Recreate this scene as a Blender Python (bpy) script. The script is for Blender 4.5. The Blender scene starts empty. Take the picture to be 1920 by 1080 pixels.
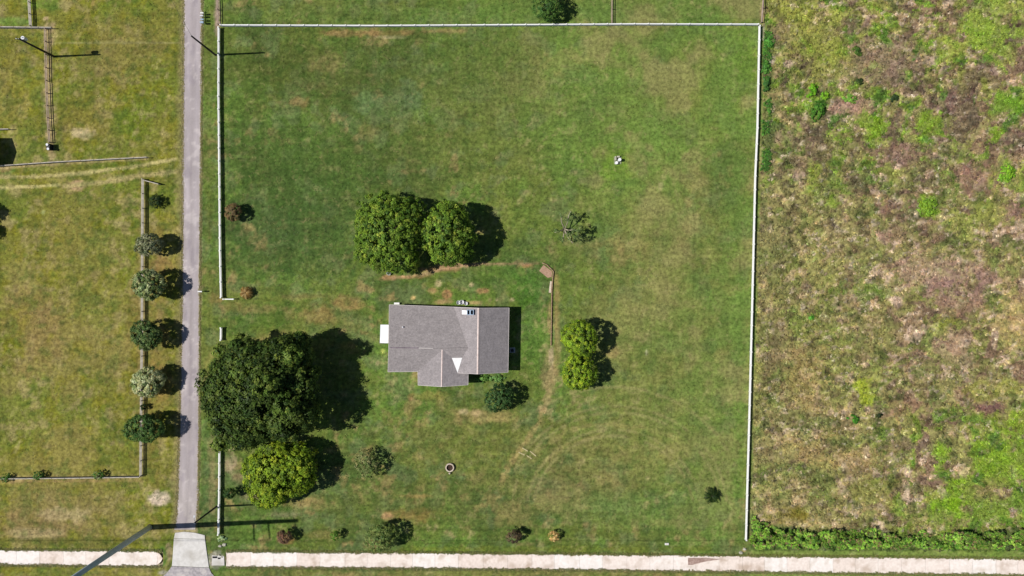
import bpy, math, random
import numpy as np
from mathutils import Vector, Matrix

# ------------------------------------------------------------------ camera, sky, sun
S = 0.094            # metres per pixel of the 1920-wide photograph, on the ground
F = 1500.0           # focal length in those pixels
H = F * S            # camera height (141 m)
SUN_EL = 51.0
SH = (1.0, 0.045)    # direction shadows fall on the ground

scene = bpy.context.scene
cam_d = bpy.data.cameras.new("camera")
cam_d.sensor_width = 36.0
cam_d.lens = 36.0 * F / 1920.0
cam_d.clip_end = 8000.0
cam = bpy.data.objects.new("camera", cam_d)
cam.location = (0, 0, H)
cam.rotation_euler = (0, 0, 0)
scene.collection.objects.link(cam)
scene.camera = cam

world = bpy.data.worlds.new("World")
scene.world = world
world.use_nodes = True
wn = world.node_tree
wn.nodes.clear()
wo = wn.nodes.new("ShaderNodeOutputWorld")
wb = wn.nodes.new("ShaderNodeBackground")
ws = wn.nodes.new("ShaderNodeTexSky")
ws.sky_type = 'NISHITA'
ws.sun_disc = False
ws.air_density = 0.7
ws.dust_density = 0.3
ws.sun_elevation = math.radians(SUN_EL)
_az = math.atan2(-SH[1], -SH[0])                 # direction towards the sun, from +X
ws.sun_rotation = math.pi / 2 - _az
wb.inputs[1].default_value = 0.072
wn.links.new(ws.outputs[0], wb.inputs[0])
wn.links.new(wb.outputs[0], wo.inputs[0])

sd = bpy.data.lights.new("sun", 'SUN')
sd.energy = 5.0
sd.angle = math.radians(0.5)
sd.color = (1.0, 0.968, 0.92)
sun = bpy.data.objects.new("sun", sd)
_t = Vector((SH[0], SH[1], 0)).normalized()
_d = Vector((_t.x * math.cos(math.radians(SUN_EL)), _t.y * math.cos(math.radians(SUN_EL)), -math.sin(math.radians(SUN_EL))))
sun.rotation_euler = _d.to_track_quat('-Z', 'Y').to_euler()
sun.location = (-60, 0, 90)
scene.collection.objects.link(sun)

scene.view_settings.view_transform = 'Standard'
scene.view_settings.look = 'None'
scene.view_settings.exposure = -0.2
scene.view_settings.gamma = 1.0
scene.view_settings.use_curve_mapping = False
scene.cycles.max_bounces = 5
scene.cycles.diffuse_bounces = 2
scene.cycles.transparent_max_bounces = 4

rng = np.random.default_rng(7)
random.seed(7)

# ------------------------------------------------------------------ helpers
def lin(c):
    c = np.asarray(c, float) / 255.0
    return np.where(c <= 0.04045, c / 12.92, ((c + 0.055) / 1.055) ** 2.4)

def P(px, py, z=0.0):
    """place seen at photo pixel (px,py) when its height is z"""
    k = S * (H - z) / H
    return Vector(((px - 960) * k, (540 - py) * k, z))

def G(px, py, z=0.0):
    """ground position of a ground pixel, lifted to z"""
    return Vector(((px - 960) * S, (540 - py) * S, z))

def link(o):
    scene.collection.objects.link(o)
    return o

def tag(o, label=None, cat=None, group=None, kind=None):
    if label: o['label'] = label
    if cat: o['category'] = cat
    if group: o['group'] = group
    if kind: o['kind'] = kind
    return o

def empty(name, loc, label, cat, group=None):
    o = bpy.data.objects.new(name, None)
    o.empty_display_size = 0.3
    o.location = loc
    link(o)
    return tag(o, label, cat, group)

def arr_mesh(name, V, Fc, cols=None, smooth=False):
    V = np.asarray(V, np.float32); Fc = np.asarray(Fc, np.int32)
    me = bpy.data.meshes.new(name)
    n = Fc.shape[1]
    me.vertices.add(len(V)); me.vertices.foreach_set('co', V.ravel())
    me.loops.add(Fc.size); me.loops.foreach_set('vertex_index', Fc.ravel())
    me.polygons.add(len(Fc))
    me.polygons.foreach_set('loop_start', np.arange(0, Fc.size, n, dtype=np.int32))
    try: me.polygons.foreach_set('loop_total', np.full(len(Fc), n, np.int32))
    except Exception: pass
    if smooth: me.polygons.foreach_set('use_smooth', np.ones(len(Fc), bool))
    if cols is not None:
        a = me.color_attributes.new('col', 'FLOAT_COLOR', 'POINT')
        c4 = np.ones((len(V), 4), np.float32); c4[:, :3] = cols
        a.data.foreach_set('color', c4.ravel())
    me.update(calc_edges=True)
    return me

def put(name, me, mat, parent=None, loc=(0, 0, 0), rot=None, scale=None, kind=None):
    if mat is not None and not me.materials: me.materials.append(mat)
    o = bpy.data.objects.new(name, me)
    o.location = loc
    if rot is not None: o.rotation_euler = rot
    if scale is not None: o.scale = scale
    if parent is not None: o.parent = parent
    if kind: o['kind'] = kind
    return link(o)

class MB:
    """collects simple shapes in world space and links them as one mesh object"""
    def __init__(s): s.v = []; s.f = []
    def poly(s, pts):
        i = len(s.v); s.v += [tuple(p) for p in pts]; s.f.append(list(range(i, i + len(pts)))); return s
    def slab(s, pts, t):
        """polygon given by its upper outline, thickened downwards"""
        i = len(s.v); n = len(pts)
        s.v += [tuple(p) for p in pts]; s.v += [(p[0], p[1], p[2] - t) for p in pts]
        s.f.append([i + k for k in range(n)])
        s.f.append([i + n + k for k in reversed(range(n))])
        for k in range(n):
            k2 = (k + 1) % n
            s.f.append([i + k2, i + k, i + n + k, i + n + k2])
        return s
    def box(s, c, size, rz=0.0, tilt=None):
        M = Matrix.Rotation(rz, 3, 'Z')
        if tilt is not None: M = tilt @ M
        i = len(s.v); c = Vector(c)
        for z in (-.5, .5):
            for x, y in ((-.5, -.5), (.5, -.5), (.5, .5), (-.5, .5)):
                s.v.append(tuple(c + M @ Vector((x * size[0], y * size[1], z * size[2]))))
        for q in ((3, 2, 1, 0), (4, 5, 6, 7), (0, 1, 5, 4), (1, 2, 6, 5), (2, 3, 7, 6), (3, 0, 4, 7)):
            s.f.append([i + k for k in q])
        return s
    def tube(s, pts, radii, n=8, cap=True):
        pts = [Vector(p) for p in pts]
        i0 = len(s.v)
        for k, p in enumerate(pts):
            d = (pts[min(k + 1, len(pts) - 1)] - pts[max(k - 1, 0)]).normalized()
            a = d.orthogonal().normalized() if abs(d.z) < .95 else Vector((1, 0, 0))
            a = (a - d * a.dot(d)).normalized(); b = d.cross(a)
            for j in range(n):
                t = 2 * math.pi * j / n
                s.v.append(tuple(p + (a * math.cos(t) + b * math.sin(t)) * radii[k]))
        for k in range(len(pts) - 1):
            for j in range(n):
                j2 = (j + 1) % n
                s.f.append([i0 + k * n + j, i0 + k * n + j2, i0 + (k + 1) * n + j2, i0 + (k + 1) * n + j])
        if cap:
            s.f.append([i0 + j for j in reversed(range(n))])
            e = i0 + (len(pts) - 1) * n
            s.f.append([e + j for j in range(n)])
        return s
    def cyl(s, c, r, h, n=16, r2=None):
        c = Vector(c)
        return s.tube([c, c + Vector((0, 0, h))], [r, r if r2 is None else r2], n)
    def build(s, name, mat, parent=None, smooth=False, kind=None):
        off = parent.matrix_basis.translation if parent is not None else Vector((0, 0, 0))
        if parent is not None and parent.parent is not None: off = off + parent.parent.matrix_basis.translation
        me = bpy.data.meshes.new(name)
        me.from_pydata([(x - off[0], y - off[1], z - off[2]) for x, y, z in s.v], [], s.f)
        if smooth:
            for p in me.polygons: p.use_smooth = True
        me.materials.append(mat)
        return put(name, me, None, parent, kind=kind)

# numpy value noise on arbitrary coordinates
def _hash(ix, iy, seed):
    h = (ix.astype(np.int64) * 374761393 + iy.astype(np.int64) * 668265263 + seed * 974634777) & 0xFFFFFFFF
    h = ((h ^ (h >> 13)) * 1274126177) & 0xFFFFFFFF
    return ((h ^ (h >> 16)) & 0xFFFFFF) / float(0xFFFFFF)

def vnoise(x, y, seed=0):
    ix = np.floor(x); iy = np.floor(y)
    fx = x - ix; fy = y - iy
    fx = fx * fx * fx * (fx * (fx * 6 - 15) + 10); fy = fy * fy * fy * (fy * (fy * 6 - 15) + 10)
    a = _hash(ix, iy, seed); b = _hash(ix + 1, iy, seed); c = _hash(ix, iy + 1, seed); d = _hash(ix + 1, iy + 1, seed)
    return (a * (1 - fx) + b * fx) * (1 - fy) + (c * (1 - fx) + d * fx) * fy

def fbm(x, y, size, octs=4, seed=0, rough=0.55):
    t = 0; amp = 1; tot = 0; f = 1.0 / size
    for o in range(octs):
        ca, sa = math.cos(o * 1.1 + seed), math.sin(o * 1.1 + seed)
        t = t + amp * vnoise((x * ca - y * sa) * f + 17.3 * o, (x * sa + y * ca) * f - 9.1 * o, seed + o)
        tot += amp; amp *= rough; f *= 2.03
    return t / tot

def sstep(a, b, x):
    t = np.clip((x - a) / (b - a), 0, 1)
    return t * t * (3 - 2 * t)

# ------------------------------------------------------------------ materials
def mat_new(name):
    m = bpy.data.materials.new(name); m.use_nodes = True
    nt = m.node_tree; nt.nodes.clear()
    out = nt.nodes.new('ShaderNodeOutputMaterial')
    b = nt.nodes.new('ShaderNodeBsdfPrincipled')
    nt.links.new(b.outputs[0], out.inputs[0])
    return m, nt, b, out

def nd(nt, t, **kw):
    n = nt.nodes.new(t)
    for k, v in kw.items(): setattr(n, k, v)
    return n

def noise_mat(name, c1, c2, scale=3.0, rough=0.8, bump=0.2, metal=0.0, detail=6, c3=None, scale2=0.4, spec=0.3):
    m, nt, b, out = mat_new(name)
    tc = nd(nt, 'ShaderNodeTexCoord')
    n1 = nd(nt, 'ShaderNodeTexNoise'); n1.inputs['Scale'].default_value = scale; n1.inputs['Detail'].default_value = detail
    nt.links.new(tc.outputs['Object'], n1.inputs['Vector'])
    r = nd(nt, 'ShaderNodeValToRGB')
    r.color_ramp.elements[0].position = .35; r.color_ramp.elements[1].position = .65
    r.color_ramp.elements[0].color = (*lin(c1), 1); r.color_ramp.elements[1].color = (*lin(c2), 1)
    nt.links.new(n1.outputs['Fac'], r.inputs[0])
    col = r.outputs[0]
    if c3 is not None:
        n2 = nd(nt, 'ShaderNodeTexNoise'); n2.inputs['Scale'].default_value = scale2; n2.inputs['Detail'].default_value = 5
        nt.links.new(tc.outputs['Object'], n2.inputs['Vector'])
        r2 = nd(nt, 'ShaderNodeMapRange'); r2.inputs[1].default_value = .5; r2.inputs[2].default_value = .7
        nt.links.new(n2.outputs['Fac'], r2.inputs[0])
        mx = nd(nt, 'ShaderNodeMixRGB'); nt.links.new(r2.outputs[0], mx.inputs[0])
        nt.links.new(col, mx.inputs[1]); mx.inputs[2].default_value = (*lin(c3), 1)
        col = mx.outputs[0]
    nt.links.new(col, b.inputs['Base Color'])
    b.inputs['Roughness'].default_value = rough; b.inputs['Metallic'].default_value = metal
    b.inputs['Specular IOR Level'].default_value = spec
    if bump:
        bp = nd(nt, 'ShaderNodeBump'); bp.inputs['Strength'].default_value = bump; bp.inputs['Distance'].default_value = 0.03
        nt.links.new(n1.outputs['Fac'], bp.inputs['Height']); nt.links.new(bp.outputs[0], b.inputs['Normal'])
    return m

def leaf_mat(name, transl=0.15, rough=0.5):
    m, nt, b, out = mat_new(name)
    a = nd(nt, 'ShaderNodeVertexColor'); a.layer_name = 'col'
    nt.links.new(a.outputs[0], b.inputs['Base Color'])
    b.inputs['Roughness'].default_value = rough; b.inputs['Specular IOR Level'].default_value = 0.12
    t = nd(nt, 'ShaderNodeBsdfTranslucent'); nt.links.new(a.outputs[0], t.inputs[0])
    mx = nd(nt, 'ShaderNodeMixShader'); mx.inputs[0].default_value = transl
    nt.links.new(b.outputs[0], mx.inputs[1]); nt.links.new(t.outputs[0], mx.inputs[2]); nt.links.new(mx.outputs[0], out.inputs[0])
    return m

M = {}
M['leaf'] = leaf_mat('leaf_green')
M['bark'] = noise_mat('bark', (62, 50, 40), (98, 84, 70), 6, .9, .5)
M['palebark'] = noise_mat('pale_bark', (150, 140, 118), (190, 180, 155), 6, .9, .4)
M['vinyl'] = noise_mat('white_vinyl', (236, 235, 230), (244, 243, 240), 2, .45, .02, c3=(222, 221, 208), scale2=.7)
M['wood'] = noise_mat('weathered_wood', (166, 158, 144), (196, 188, 174), 5, .9, .3)
M['brownwood'] = noise_mat('brown_wood', (156, 134, 118), (186, 166, 148), 5, .9, .3)
M['polewood'] = noise_mat('pole_wood', (38, 36, 36), (58, 52, 50), 3, .85, .3)
M['polesteel'] = noise_mat('pole_steel', (166, 178, 190), (182, 192, 202), 1.2, .6, .03)
M['whitemetal'] = noise_mat('white_metal', (205, 205, 210), (222, 222, 226), 3, .4, .02)
M['greymetal'] = noise_mat('grey_metal', (120, 128, 134), (150, 156, 160), 4, .45, .05, metal=.5)
M['darkmetal'] = noise_mat('dark_metal', (20, 24, 32), (36, 40, 48), 4, .5, .05)
M['wire'] = noise_mat('wire', (40, 40, 42), (60, 60, 62), 4, .5, 0, metal=.5)
M['wall'] = noise_mat('stucco_wall', (188, 176, 158), (204, 192, 174), 4, .9, .3)
M['glass'] = noise_mat('window_glass', (22, 28, 34), (34, 42, 50), 1, .08, 0, spec=.6)
M['door'] = noise_mat('door_paint', (110, 52, 44), (124, 60, 50), 2, .5, .02)
M['trim'] = noise_mat('white_trim', (206, 198, 194), (224, 214, 208), 2, .6, .02)
M['ridge'] = noise_mat('ridge_cap', (206, 186, 178), (224, 206, 198), 3, .8, .05)
M['ridgedark'] = noise_mat('ridge_cap_worn', (104, 90, 100), (150, 136, 144), 1.2, .8, .05)
M['membrane'] = noise_mat('white_membrane', (236, 234, 232), (244, 243, 241), 2, .5, .02)
M['stone'] = noise_mat('pale_stone', (196, 178, 158), (214, 200, 182), 4, .85, .3)
M['rock'] = noise_mat('rock', (150, 146, 128), (205, 200, 182), 3, .9, .5)
M['soil'] = noise_mat('dark_soil', (48, 34, 28), (78, 60, 50), 5, .95, .4)
M['pipe_dark'] = noise_mat('pipe_dark', (14, 14, 18), (26, 26, 30), 3, .8, 0)
M['clay'] = noise_mat('pink_clay', (160, 128, 104), (182, 150, 126), 3, .9, .3)
M['lumber'] = noise_mat('pale_lumber', (178, 166, 120), (200, 188, 146), 4, .9, .2)
M['timber'] = noise_mat('edge_timber', (134, 108, 84), (176, 150, 118), 4, .9, .3)
M['barnroof'] = noise_mat('barn_roof', (120, 122, 124), (140, 142, 144), 2, .5, .05, metal=.4)
M['bluebox'] = noise_mat('pale_blue_paint', (150, 172, 196), (176, 196, 214), 3, .4, .02)
M['concrete_apron'] = noise_mat('concrete_apron', (206, 202, 196), (222, 218, 212), 1.6, .85, .12, c3=(184, 178, 168), scale2=.35)

# ground shader: base colour from the grid attribute, real fine grain on top
def ground_material(name, var=0.5):
    m, nt, b, out = mat_new(name)
    a = nd(nt, 'ShaderNodeVertexColor'); a.layer_name = 'col'
    tc = nd(nt, 'ShaderNodeTexCoord')
    n1 = nd(nt, 'ShaderNodeTexNoise'); n1.inputs['Scale'].default_value = 1.7; n1.inputs['Detail'].default_value = 7; n1.inputs['Roughness'].default_value = .72
    n2 = nd(nt, 'ShaderNodeTexNoise'); n2.inputs['Scale'].default_value = .8; n2.inputs['Detail'].default_value = 8; n2.inputs['Roughness'].default_value = .76
    n2.inputs['Distortion'].default_value = .6
    for n in (n1, n2): nt.links.new(tc.outputs['Object'], n.inputs['Vector'])
    mr = nd(nt, 'ShaderNodeMapRange'); mr.inputs[1].default_value = .28; mr.inputs[2].default_value = .72
    mr.inputs[3].default_value = 1 - var; mr.inputs[4].default_value = 1 + var
    nt.links.new(n1.outputs['Fac'], mr.inputs[0])
    mul = nd(nt, 'ShaderNodeVectorMath', operation='SCALE')
    nt.links.new(a.outputs[0], mul.inputs[0]); nt.links.new(mr.outputs[0], mul.inputs['Scale'])
    # dry straw specks
    mr2 = nd(nt, 'ShaderNodeMapRange'); mr2.inputs[1].default_value = .56; mr2.inputs[2].default_value = .74
    mr2.inputs[3].default_value = 0; mr2.inputs[4].default_value = .6
    nt.links.new(n2.outputs['Fac'], mr2.inputs[0])
    mx = nd(nt, 'ShaderNodeMixRGB'); nt.links.new(mr2.outputs[0], mx.inputs[0]); nt.links.new(mul.outputs[0], mx.inputs[1])
    mx.inputs[2].default_value = (*lin((168, 156, 106)), 1)
    nt.links.new(mx.outputs[0], b.inputs['Base Color'])
    b.inputs['Roughness'].default_value = 1.0; b.inputs['Specular IOR Level'].default_value = 0.05
    bp = nd(nt, 'ShaderNodeBump'); bp.inputs['Strength'].default_value = .5; bp.inputs['Distance'].default_value = .12
    nt.links.new(n1.outputs['Fac'], bp.inputs['Height']); nt.links.new(bp.outputs[0], b.inputs['Normal'])
    return m
M['ground'] = ground_material('ground_grass', .62)

# ------------------------------------------------------------------ layout lines (photo pixels on the ground)
def road_l(py): return np.interp(py, [-3000, 0, 270, 540, 810, 960, 1000], [395, 345, 343.5, 342, 337, 332, 328])
def road_r(py): return np.interp(py, [-3000, 0, 270, 540, 810, 960, 1000], [428, 378, 376.5, 374, 373, 370, 366])
def ch_t(px): return np.interp(px, [-400, 0, 430, 1100, 1600, 1920, 2400], [1031, 1032, 1034.5, 1040, 1045, 1048.5, 1053])
def ch_b(px): return np.interp(px, [-400, 0, 430, 1100, 1600, 1920, 2400], [1057, 1058, 1062, 1067.5, 1074, 1077.5, 1083])
def in_channel(px): return (px < 304) | (px > 424)
def rfence(py): return np.interp(py, [-300, 48, 300, 540, 800, 1015, 1300], [1434, 1425.5, 1421, 1413, 1407, 1402, 1396])

# ------------------------------------------------------------------ ground
def spread(a, b, step, far, n=16):
    inner = np.arange(a, b + step * .5, step)
    g = np.geomspace(step * 3, far, n)
    return np.concatenate([a - g[::-1], inner, b + g])
xs = spread(-104, 104, .28, 2900); ys = spread(-66, 62, .28, 2900)
NX, NY = len(xs), len(ys)
X, Y = np.meshgrid(xs, ys)
X = X.ravel(); Y = Y.ravel()
px = X / S + 960; py = 540 - Y / S
inner = (np.abs(X) < 103.9) & (Y > -65.9) & (Y < 61.9)

def mixc(col, c, w, k=1.0):
    w = np.clip(w, 0, 1)[:, None]
    return col * (1 - w) + (lin(c) * k)[None, :] * w

nb = fbm(px, py, 300, 4, 11)
nm = fbm(px, py, 110, 5, 23)
nm2 = fbm(px, py, 90, 5, 57)
ns = fbm(px, py, 28, 4, 31)
ns2 = fbm(px, py, 20, 4, 77)
nt_ = fbm(px, py, 7, 3, 91)
nt2 = fbm(px, py, 6, 3, 131)

# lawn
col = np.tile(lin((101, 116, 55)), (len(X), 1))
col = mixc(col, (84, 101, 52), sstep(.45, .62, nm))
col = mixc(col, (116, 124, 62), sstep(.52, .7, nb) * .7)
col = mixc(col, (100, 128, 58), sstep(.5, .64, nm2) * .7)
col = mixc(col, (104, 116, 76), sstep(.52, .66, ns) * .55)
col = mixc(col, (148, 132, 88), sstep(.6, .74, ns2) * sstep(.45, .62, nm) * .8)
# left paddocks are yellower
lf = sstep(350, 325, px)
col2 = mixc(np.tile(lin((120, 120, 56)), (len(X), 1)), (138, 130, 76), sstep(.48, .66, nm) * .8)
col2 = mixc(col2, (102, 118, 46), sstep(.5, .66, nm2) * .6)
col2 = mixc(col2, (158, 144, 100), sstep(.58, .72, ns2) * .6)
col2 = mixc(col2, (128, 122, 36), sstep(.55, .68, ns) * .4)
vstreak = fbm(px * 1.0, py * .12, 9, 3, 5)
col2 = col2 * (1 + .28 * (vstreak - .5) * sstep(300, 500, py))[:, None]
col = col * (1 - lf[:, None]) + col2 * lf[:, None]

def blob(cx, cy, rx, ry, c, s=.8, ragged=.8, noise=None):
    global col
    m = (np.abs(px - cx) < rx * 1.9) & (np.abs(py - cy) < ry * 1.9)
    if not m.any(): return
    d = np.sqrt(((px[m] - cx) / rx) ** 2 + ((py[m] - cy) / ry) ** 2)
    d = d + ragged * (ns[m] - .5) * 1.6 + ragged * (nt_[m] - .5) * .8
    w = sstep(1.15, .45, d) * s * (1 - min(ragged, 1) * .25 * sstep(.6, .4, nt2[m] * .55 + ns2[m] * .45))
    w = w[:, None]
    col[m] = col[m] * (1 - w) + lin(c)[None, :] * w

def seg_d(x, y, pts):
    d = np.full(len(x), 1e9)
    for (ax, ay), (bx, by) in zip(pts[:-1], pts[1:]):
        vx, vy = bx - ax, by - ay
        t = np.clip(((x - ax) * vx + (y - ay) * vy) / (vx * vx + vy * vy), 0, 1)
        d = np.minimum(d, np.hypot(x - ax - t * vx, y - ay - t * vy))
    return d

def stroke(pts, wdt, c, s=.7, ragged=1.0):
    global col
    x0 = min(p[0] for p in pts) - 4 * wdt; x1 = max(p[0] for p in pts) + 4 * wdt
    y0 = min(p[1] for p in pts) - 4 * wdt; y1 = max(p[1] for p in pts) + 4 * wdt
    m = (px > x0) & (px < x1) & (py > y0) & (py < y1)
    if not m.any(): return
    d = seg_d(px[m], py[m], pts) / wdt + ragged * (nt_[m] - .5) * 1.6 + ragged * (ns[m] - .5)
    w = (sstep(1.2, .3, d) * s * (1 - .22 * ragged * sstep(.62, .38, nt2[m] * .6 + ns2[m] * .4)))[:, None]
    col[m] = col[m] * (1 - w) + lin(c)[None, :] * w

GREEN = (96, 130, 56); DGREEN = (74, 98, 46); OLIVE = (124, 120, 64); TAN = (154, 138, 92); PALE = (196, 178, 138); RED = (160, 128, 90); LUSH = (80, 132, 40)
YG = (126, 140, 58); GREYG = (106, 124, 84)
# broad tendencies inside the yard
for b in [(620, 130, 260, 90, (78, 90, 44), .75), (560, 420, 160, 130, (66, 88, 46), .8), (600, 300, 240, 90, (76, 94, 46), .75), (880, 130, 200, 90, (90, 104, 52), .6),
          (900, 200, 200, 120, (96, 110, 56), .5), (1180, 200, 200, 150, (106, 126, 60), .65), (1330, 180, 90, 130, (112, 132, 60), .7),
          (1200, 300, 120, 100, (98, 134, 58), .6), (1160, 300, 45, 45, (112, 146, 46), .7), (1250, 450, 150, 130, (126, 126, 72), .55),
          (1250, 620, 150, 160, (126, 126, 74), .6), (1200, 820, 200, 150, (122, 124, 70), .6), (1330, 840, 60, 200, (98, 124, 58), .55),
          (900, 830, 260, 80, (118, 118, 64), .6), (800, 950, 300, 60, (108, 114, 60), .5), (620, 600, 100, 50, (108, 110, 58), .5),
          (1000, 540, 40, 60, (72, 118, 40), .8), (940, 520, 90, 35, (86, 116, 52), .6), (1000, 620, 30, 60, (88, 118, 52), .6),
          (500, 590, 90, 25, (76, 104, 44), .7), (450, 610, 55, 28, (82, 108, 46), .6), (1400, 100, 22, 60, (112, 150, 44), .6),
          (1385, 700, 16, 320, (98, 134, 58), .5), (1080, 900, 160, 80, (126, 122, 76), .45), (1200, 960, 160, 40, (104, 126, 66), .5),
          (950, 30, 520, 24, (96, 126, 60), .55), (650, 20, 160, 26, (98, 110, 58), .5), (1290, 20, 130, 24, (104, 126, 62), .5),
          (740, 200, 60, 40, (96, 114, 76), .45), (690, 190, 26, 26, (108, 132, 84), .5), (1150, 940, 60, 30, (98, 124, 66), .5),
          (280, 630, 40, 250, (136, 112, 70), .5), (300, 720, 30, 40, (150, 122, 76), .5), (310, 500, 30, 20, (150, 118, 80), .5),
          (150, 540, 110, 200, (138, 126, 74), .45), (60, 620, 60, 80, (140, 116, 76), .5), (160, 240, 60, 40, (128, 116, 60), .5),
          (250, 230, 40, 50, (100, 118, 40), .5), (20, 170, 40, 90, (128, 122, 56), .5), (220, 100, 110, 90, (130, 118, 70), .5),
          (130, 900, 160, 110, (134, 124, 66), .4), (150, 960, 180, 50, (140, 126, 82), .55), (60, 985, 90, 36, (146, 120, 86), .5),
          (860, 1000, 520, 10, (98, 112, 52), .5), (1000, 1030, 440, 7, (108, 116, 50), .7), (150, 1016, 170, 9, (104, 104, 54), .7),
          (390, 900, 16, 120, (88, 110, 66), .6), (398, 880, 8, 90, (150, 132, 96), .55), (392, 300, 12, 260, (110, 114, 60), .4)]:
    blob(*b)
# bare and dry places
for b in [(150, 251, 26, 12, PALE, .9), (85, 35, 7, 5, (204, 180, 140), .9), (145, 348, 14, 9, (196, 160, 128), .9), (80, 398, 5, 6, (160, 168, 110), .8),
          (123, 60, 10, 6, (150, 146, 100), .5), (300, 935, 26, 14, (214, 194, 172), .95, .6), (250, 1000, 70, 12, TAN, .5), (120, 965, 60, 14, PALE, .45), (60, 1000, 50, 10, PALE, .4),
          (560, 190, 24, 16, RED, .5), (610, 120, 40, 20, TAN, .4), (690, 62, 80, 7, (168, 134, 92), .6), (840, 58, 60, 5, (170, 134, 100), .5), (730, 70, 30, 4, PALE, .5),
          (1050, 120, 60, 30, TAN, .45), (1050, 140, 24, 8, RED, .4), (1300, 190, 50, 30, OLIVE, .4), (690, 250, 30, 20, TAN, .4), (770, 180, 30, 30, GREYG, .5),
          (650, 570, 34, 16, (160, 128, 88), .6), (600, 590, 40, 22, (144, 118, 78), .6), (560, 555, 30, 8, TAN, .35), (540, 630, 60, 12, (150, 136, 86), .5),
          (480, 580, 50, 9, (150, 134, 88), .55), (440, 578, 40, 12, (144, 128, 80), .5), (404, 560, 16, 16, (140, 112, 74), .5),
          (735, 521, 22, 6, (196, 148, 114), .85), (770, 519, 30, 4, (200, 150, 112), .8), (830, 505, 40, 5, (172, 130, 100), .7), (860, 497, 40, 4, (190, 148, 120), .8),
          (910, 495, 36, 3, (184, 150, 118), .6), (990, 498, 14, 4, (196, 146, 104), .9), (822, 531, 8, 7, PALE, .7), (775, 558, 6, 5, (206, 178, 122), .9, .4),
          (838, 553, 9, 9, (184, 138, 102), .8), (810, 545, 8, 6, (190, 150, 110), .6), (832, 566, 20, 5, (190, 154, 116), .7), (888, 568, 20, 4, (196, 166, 120), .7),
          (903, 545, 14, 6, (184, 140, 104), .8), (884, 534, 5, 5, PALE, .8, .4), (960, 562, 5, 4, PALE, .7, .4), (932, 562, 4, 4, PALE, .6, .4),
          (708, 680, 6, 9, PALE, .6), (718, 660, 4, 5, (190, 196, 110), .7), (770, 745, 12, 8, (176, 132, 96), .6), (800, 742, 40, 8, (146, 140, 78), .6),
          (905, 782, 60, 16, (168, 148, 100), .6), (870, 772, 10, 6, PALE, .6), (1018, 768, 13, 11, (216, 184, 140), .95), (895, 775, 14, 7, (200, 176, 130), .7),
          (1030, 700, 14, 60, (164, 142, 106), .6), (1045, 620, 8, 90, (160, 140, 96), .6), (1034, 668, 6, 22, (198, 176, 142), .8), (1030, 600, 3.5, 40, (178, 152, 112), .7), (1044, 560, 6, 50, (152, 134, 86), .7),
          (1150, 660, 12, 12, (164, 138, 96), .7), (1212, 661, 3, 6, (214, 208, 170), .9, .3), (1160, 455, 60, 20, (150, 136, 86), .5), (1170, 480, 50, 20, (156, 130, 92), .5),
          (1310, 340, 30, 30, OLIVE, .6), (1240, 350, 6, 8, PALE, .5), (1400, 630, 10, 50, TAN, .4), (1350, 665, 14, 12, TAN, .45),
          (770, 965, 60, 14, (150, 118, 74), .5), (780, 930, 40, 5, (160, 132, 84), .5), (725, 968, 16, 8, (186, 144, 108), .7), (580, 945, 40, 14, (158, 132, 92), .6),
          (430, 870, 16, 26, (170, 150, 122), .8), (445, 895, 20, 14, (160, 138, 104), .7), (470, 930, 30, 12, (150, 138, 102), .5), (540, 965, 40, 7, (150, 138, 110), .5),
          (480, 640, 24, 9, (160, 144, 94), .7), (466, 650, 14, 7, (196, 170, 130), .7), (610, 645, 60, 12, (140, 122, 70), .4), (585, 555, 60, 6, (150, 136, 90), .3),
          (600, 1003, 30, 9, (140, 124, 80), .4), (540, 1012, 18, 8, (172, 124, 84), .6), (985, 1020, 24, 4, (150, 128, 92), .5), (960, 960, 60, 30, TAN, .35),
          (1040, 930, 60, 40, (150, 138, 92), .35), (1150, 900, 30, 40, (152, 138, 90), .4), (1370, 990, 16, 12, TAN, .5), (1240, 845, 60, 24, (146, 138, 84), .5),
          (1395, 1032, 7, 5, (198, 172, 130), .9), (1245, 980, 30, 10, TAN, .3), (408, 1052, 16, 16, (170, 160, 150), .9), (440, 1045, 14, 6, (178, 150, 108), .8),
          (316, 1040, 8, 20, (176, 150, 128), .6), (300, 1062, 40, 8, (160, 150, 108), .5), (310, 1074, 20, 6, (210, 200, 190), .7), (1020, 1075, 800, 8, (140, 128, 80), .5), (100, 1074, 120, 8, (112, 120, 58), .7),
          (1430, 30, 8, 34, (190, 152, 128), .9), (1431, 60, 6, 18, (188, 180, 172), .9), (408, 20, 6, 40, (178, 152, 140), .8), (1148, 20, 4.5, 34, (168, 144, 124), .8),
          (75, 8, 40, 14, GREEN, .6), (20, 40, 40, 10, (94, 134, 60), .6), (8, 320, 40, 6, GREEN, .5), (10, 318, 12, 5, RED, .5), (175, 10, 8, 20, RED, .4)]:
    blob(*b)
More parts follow.
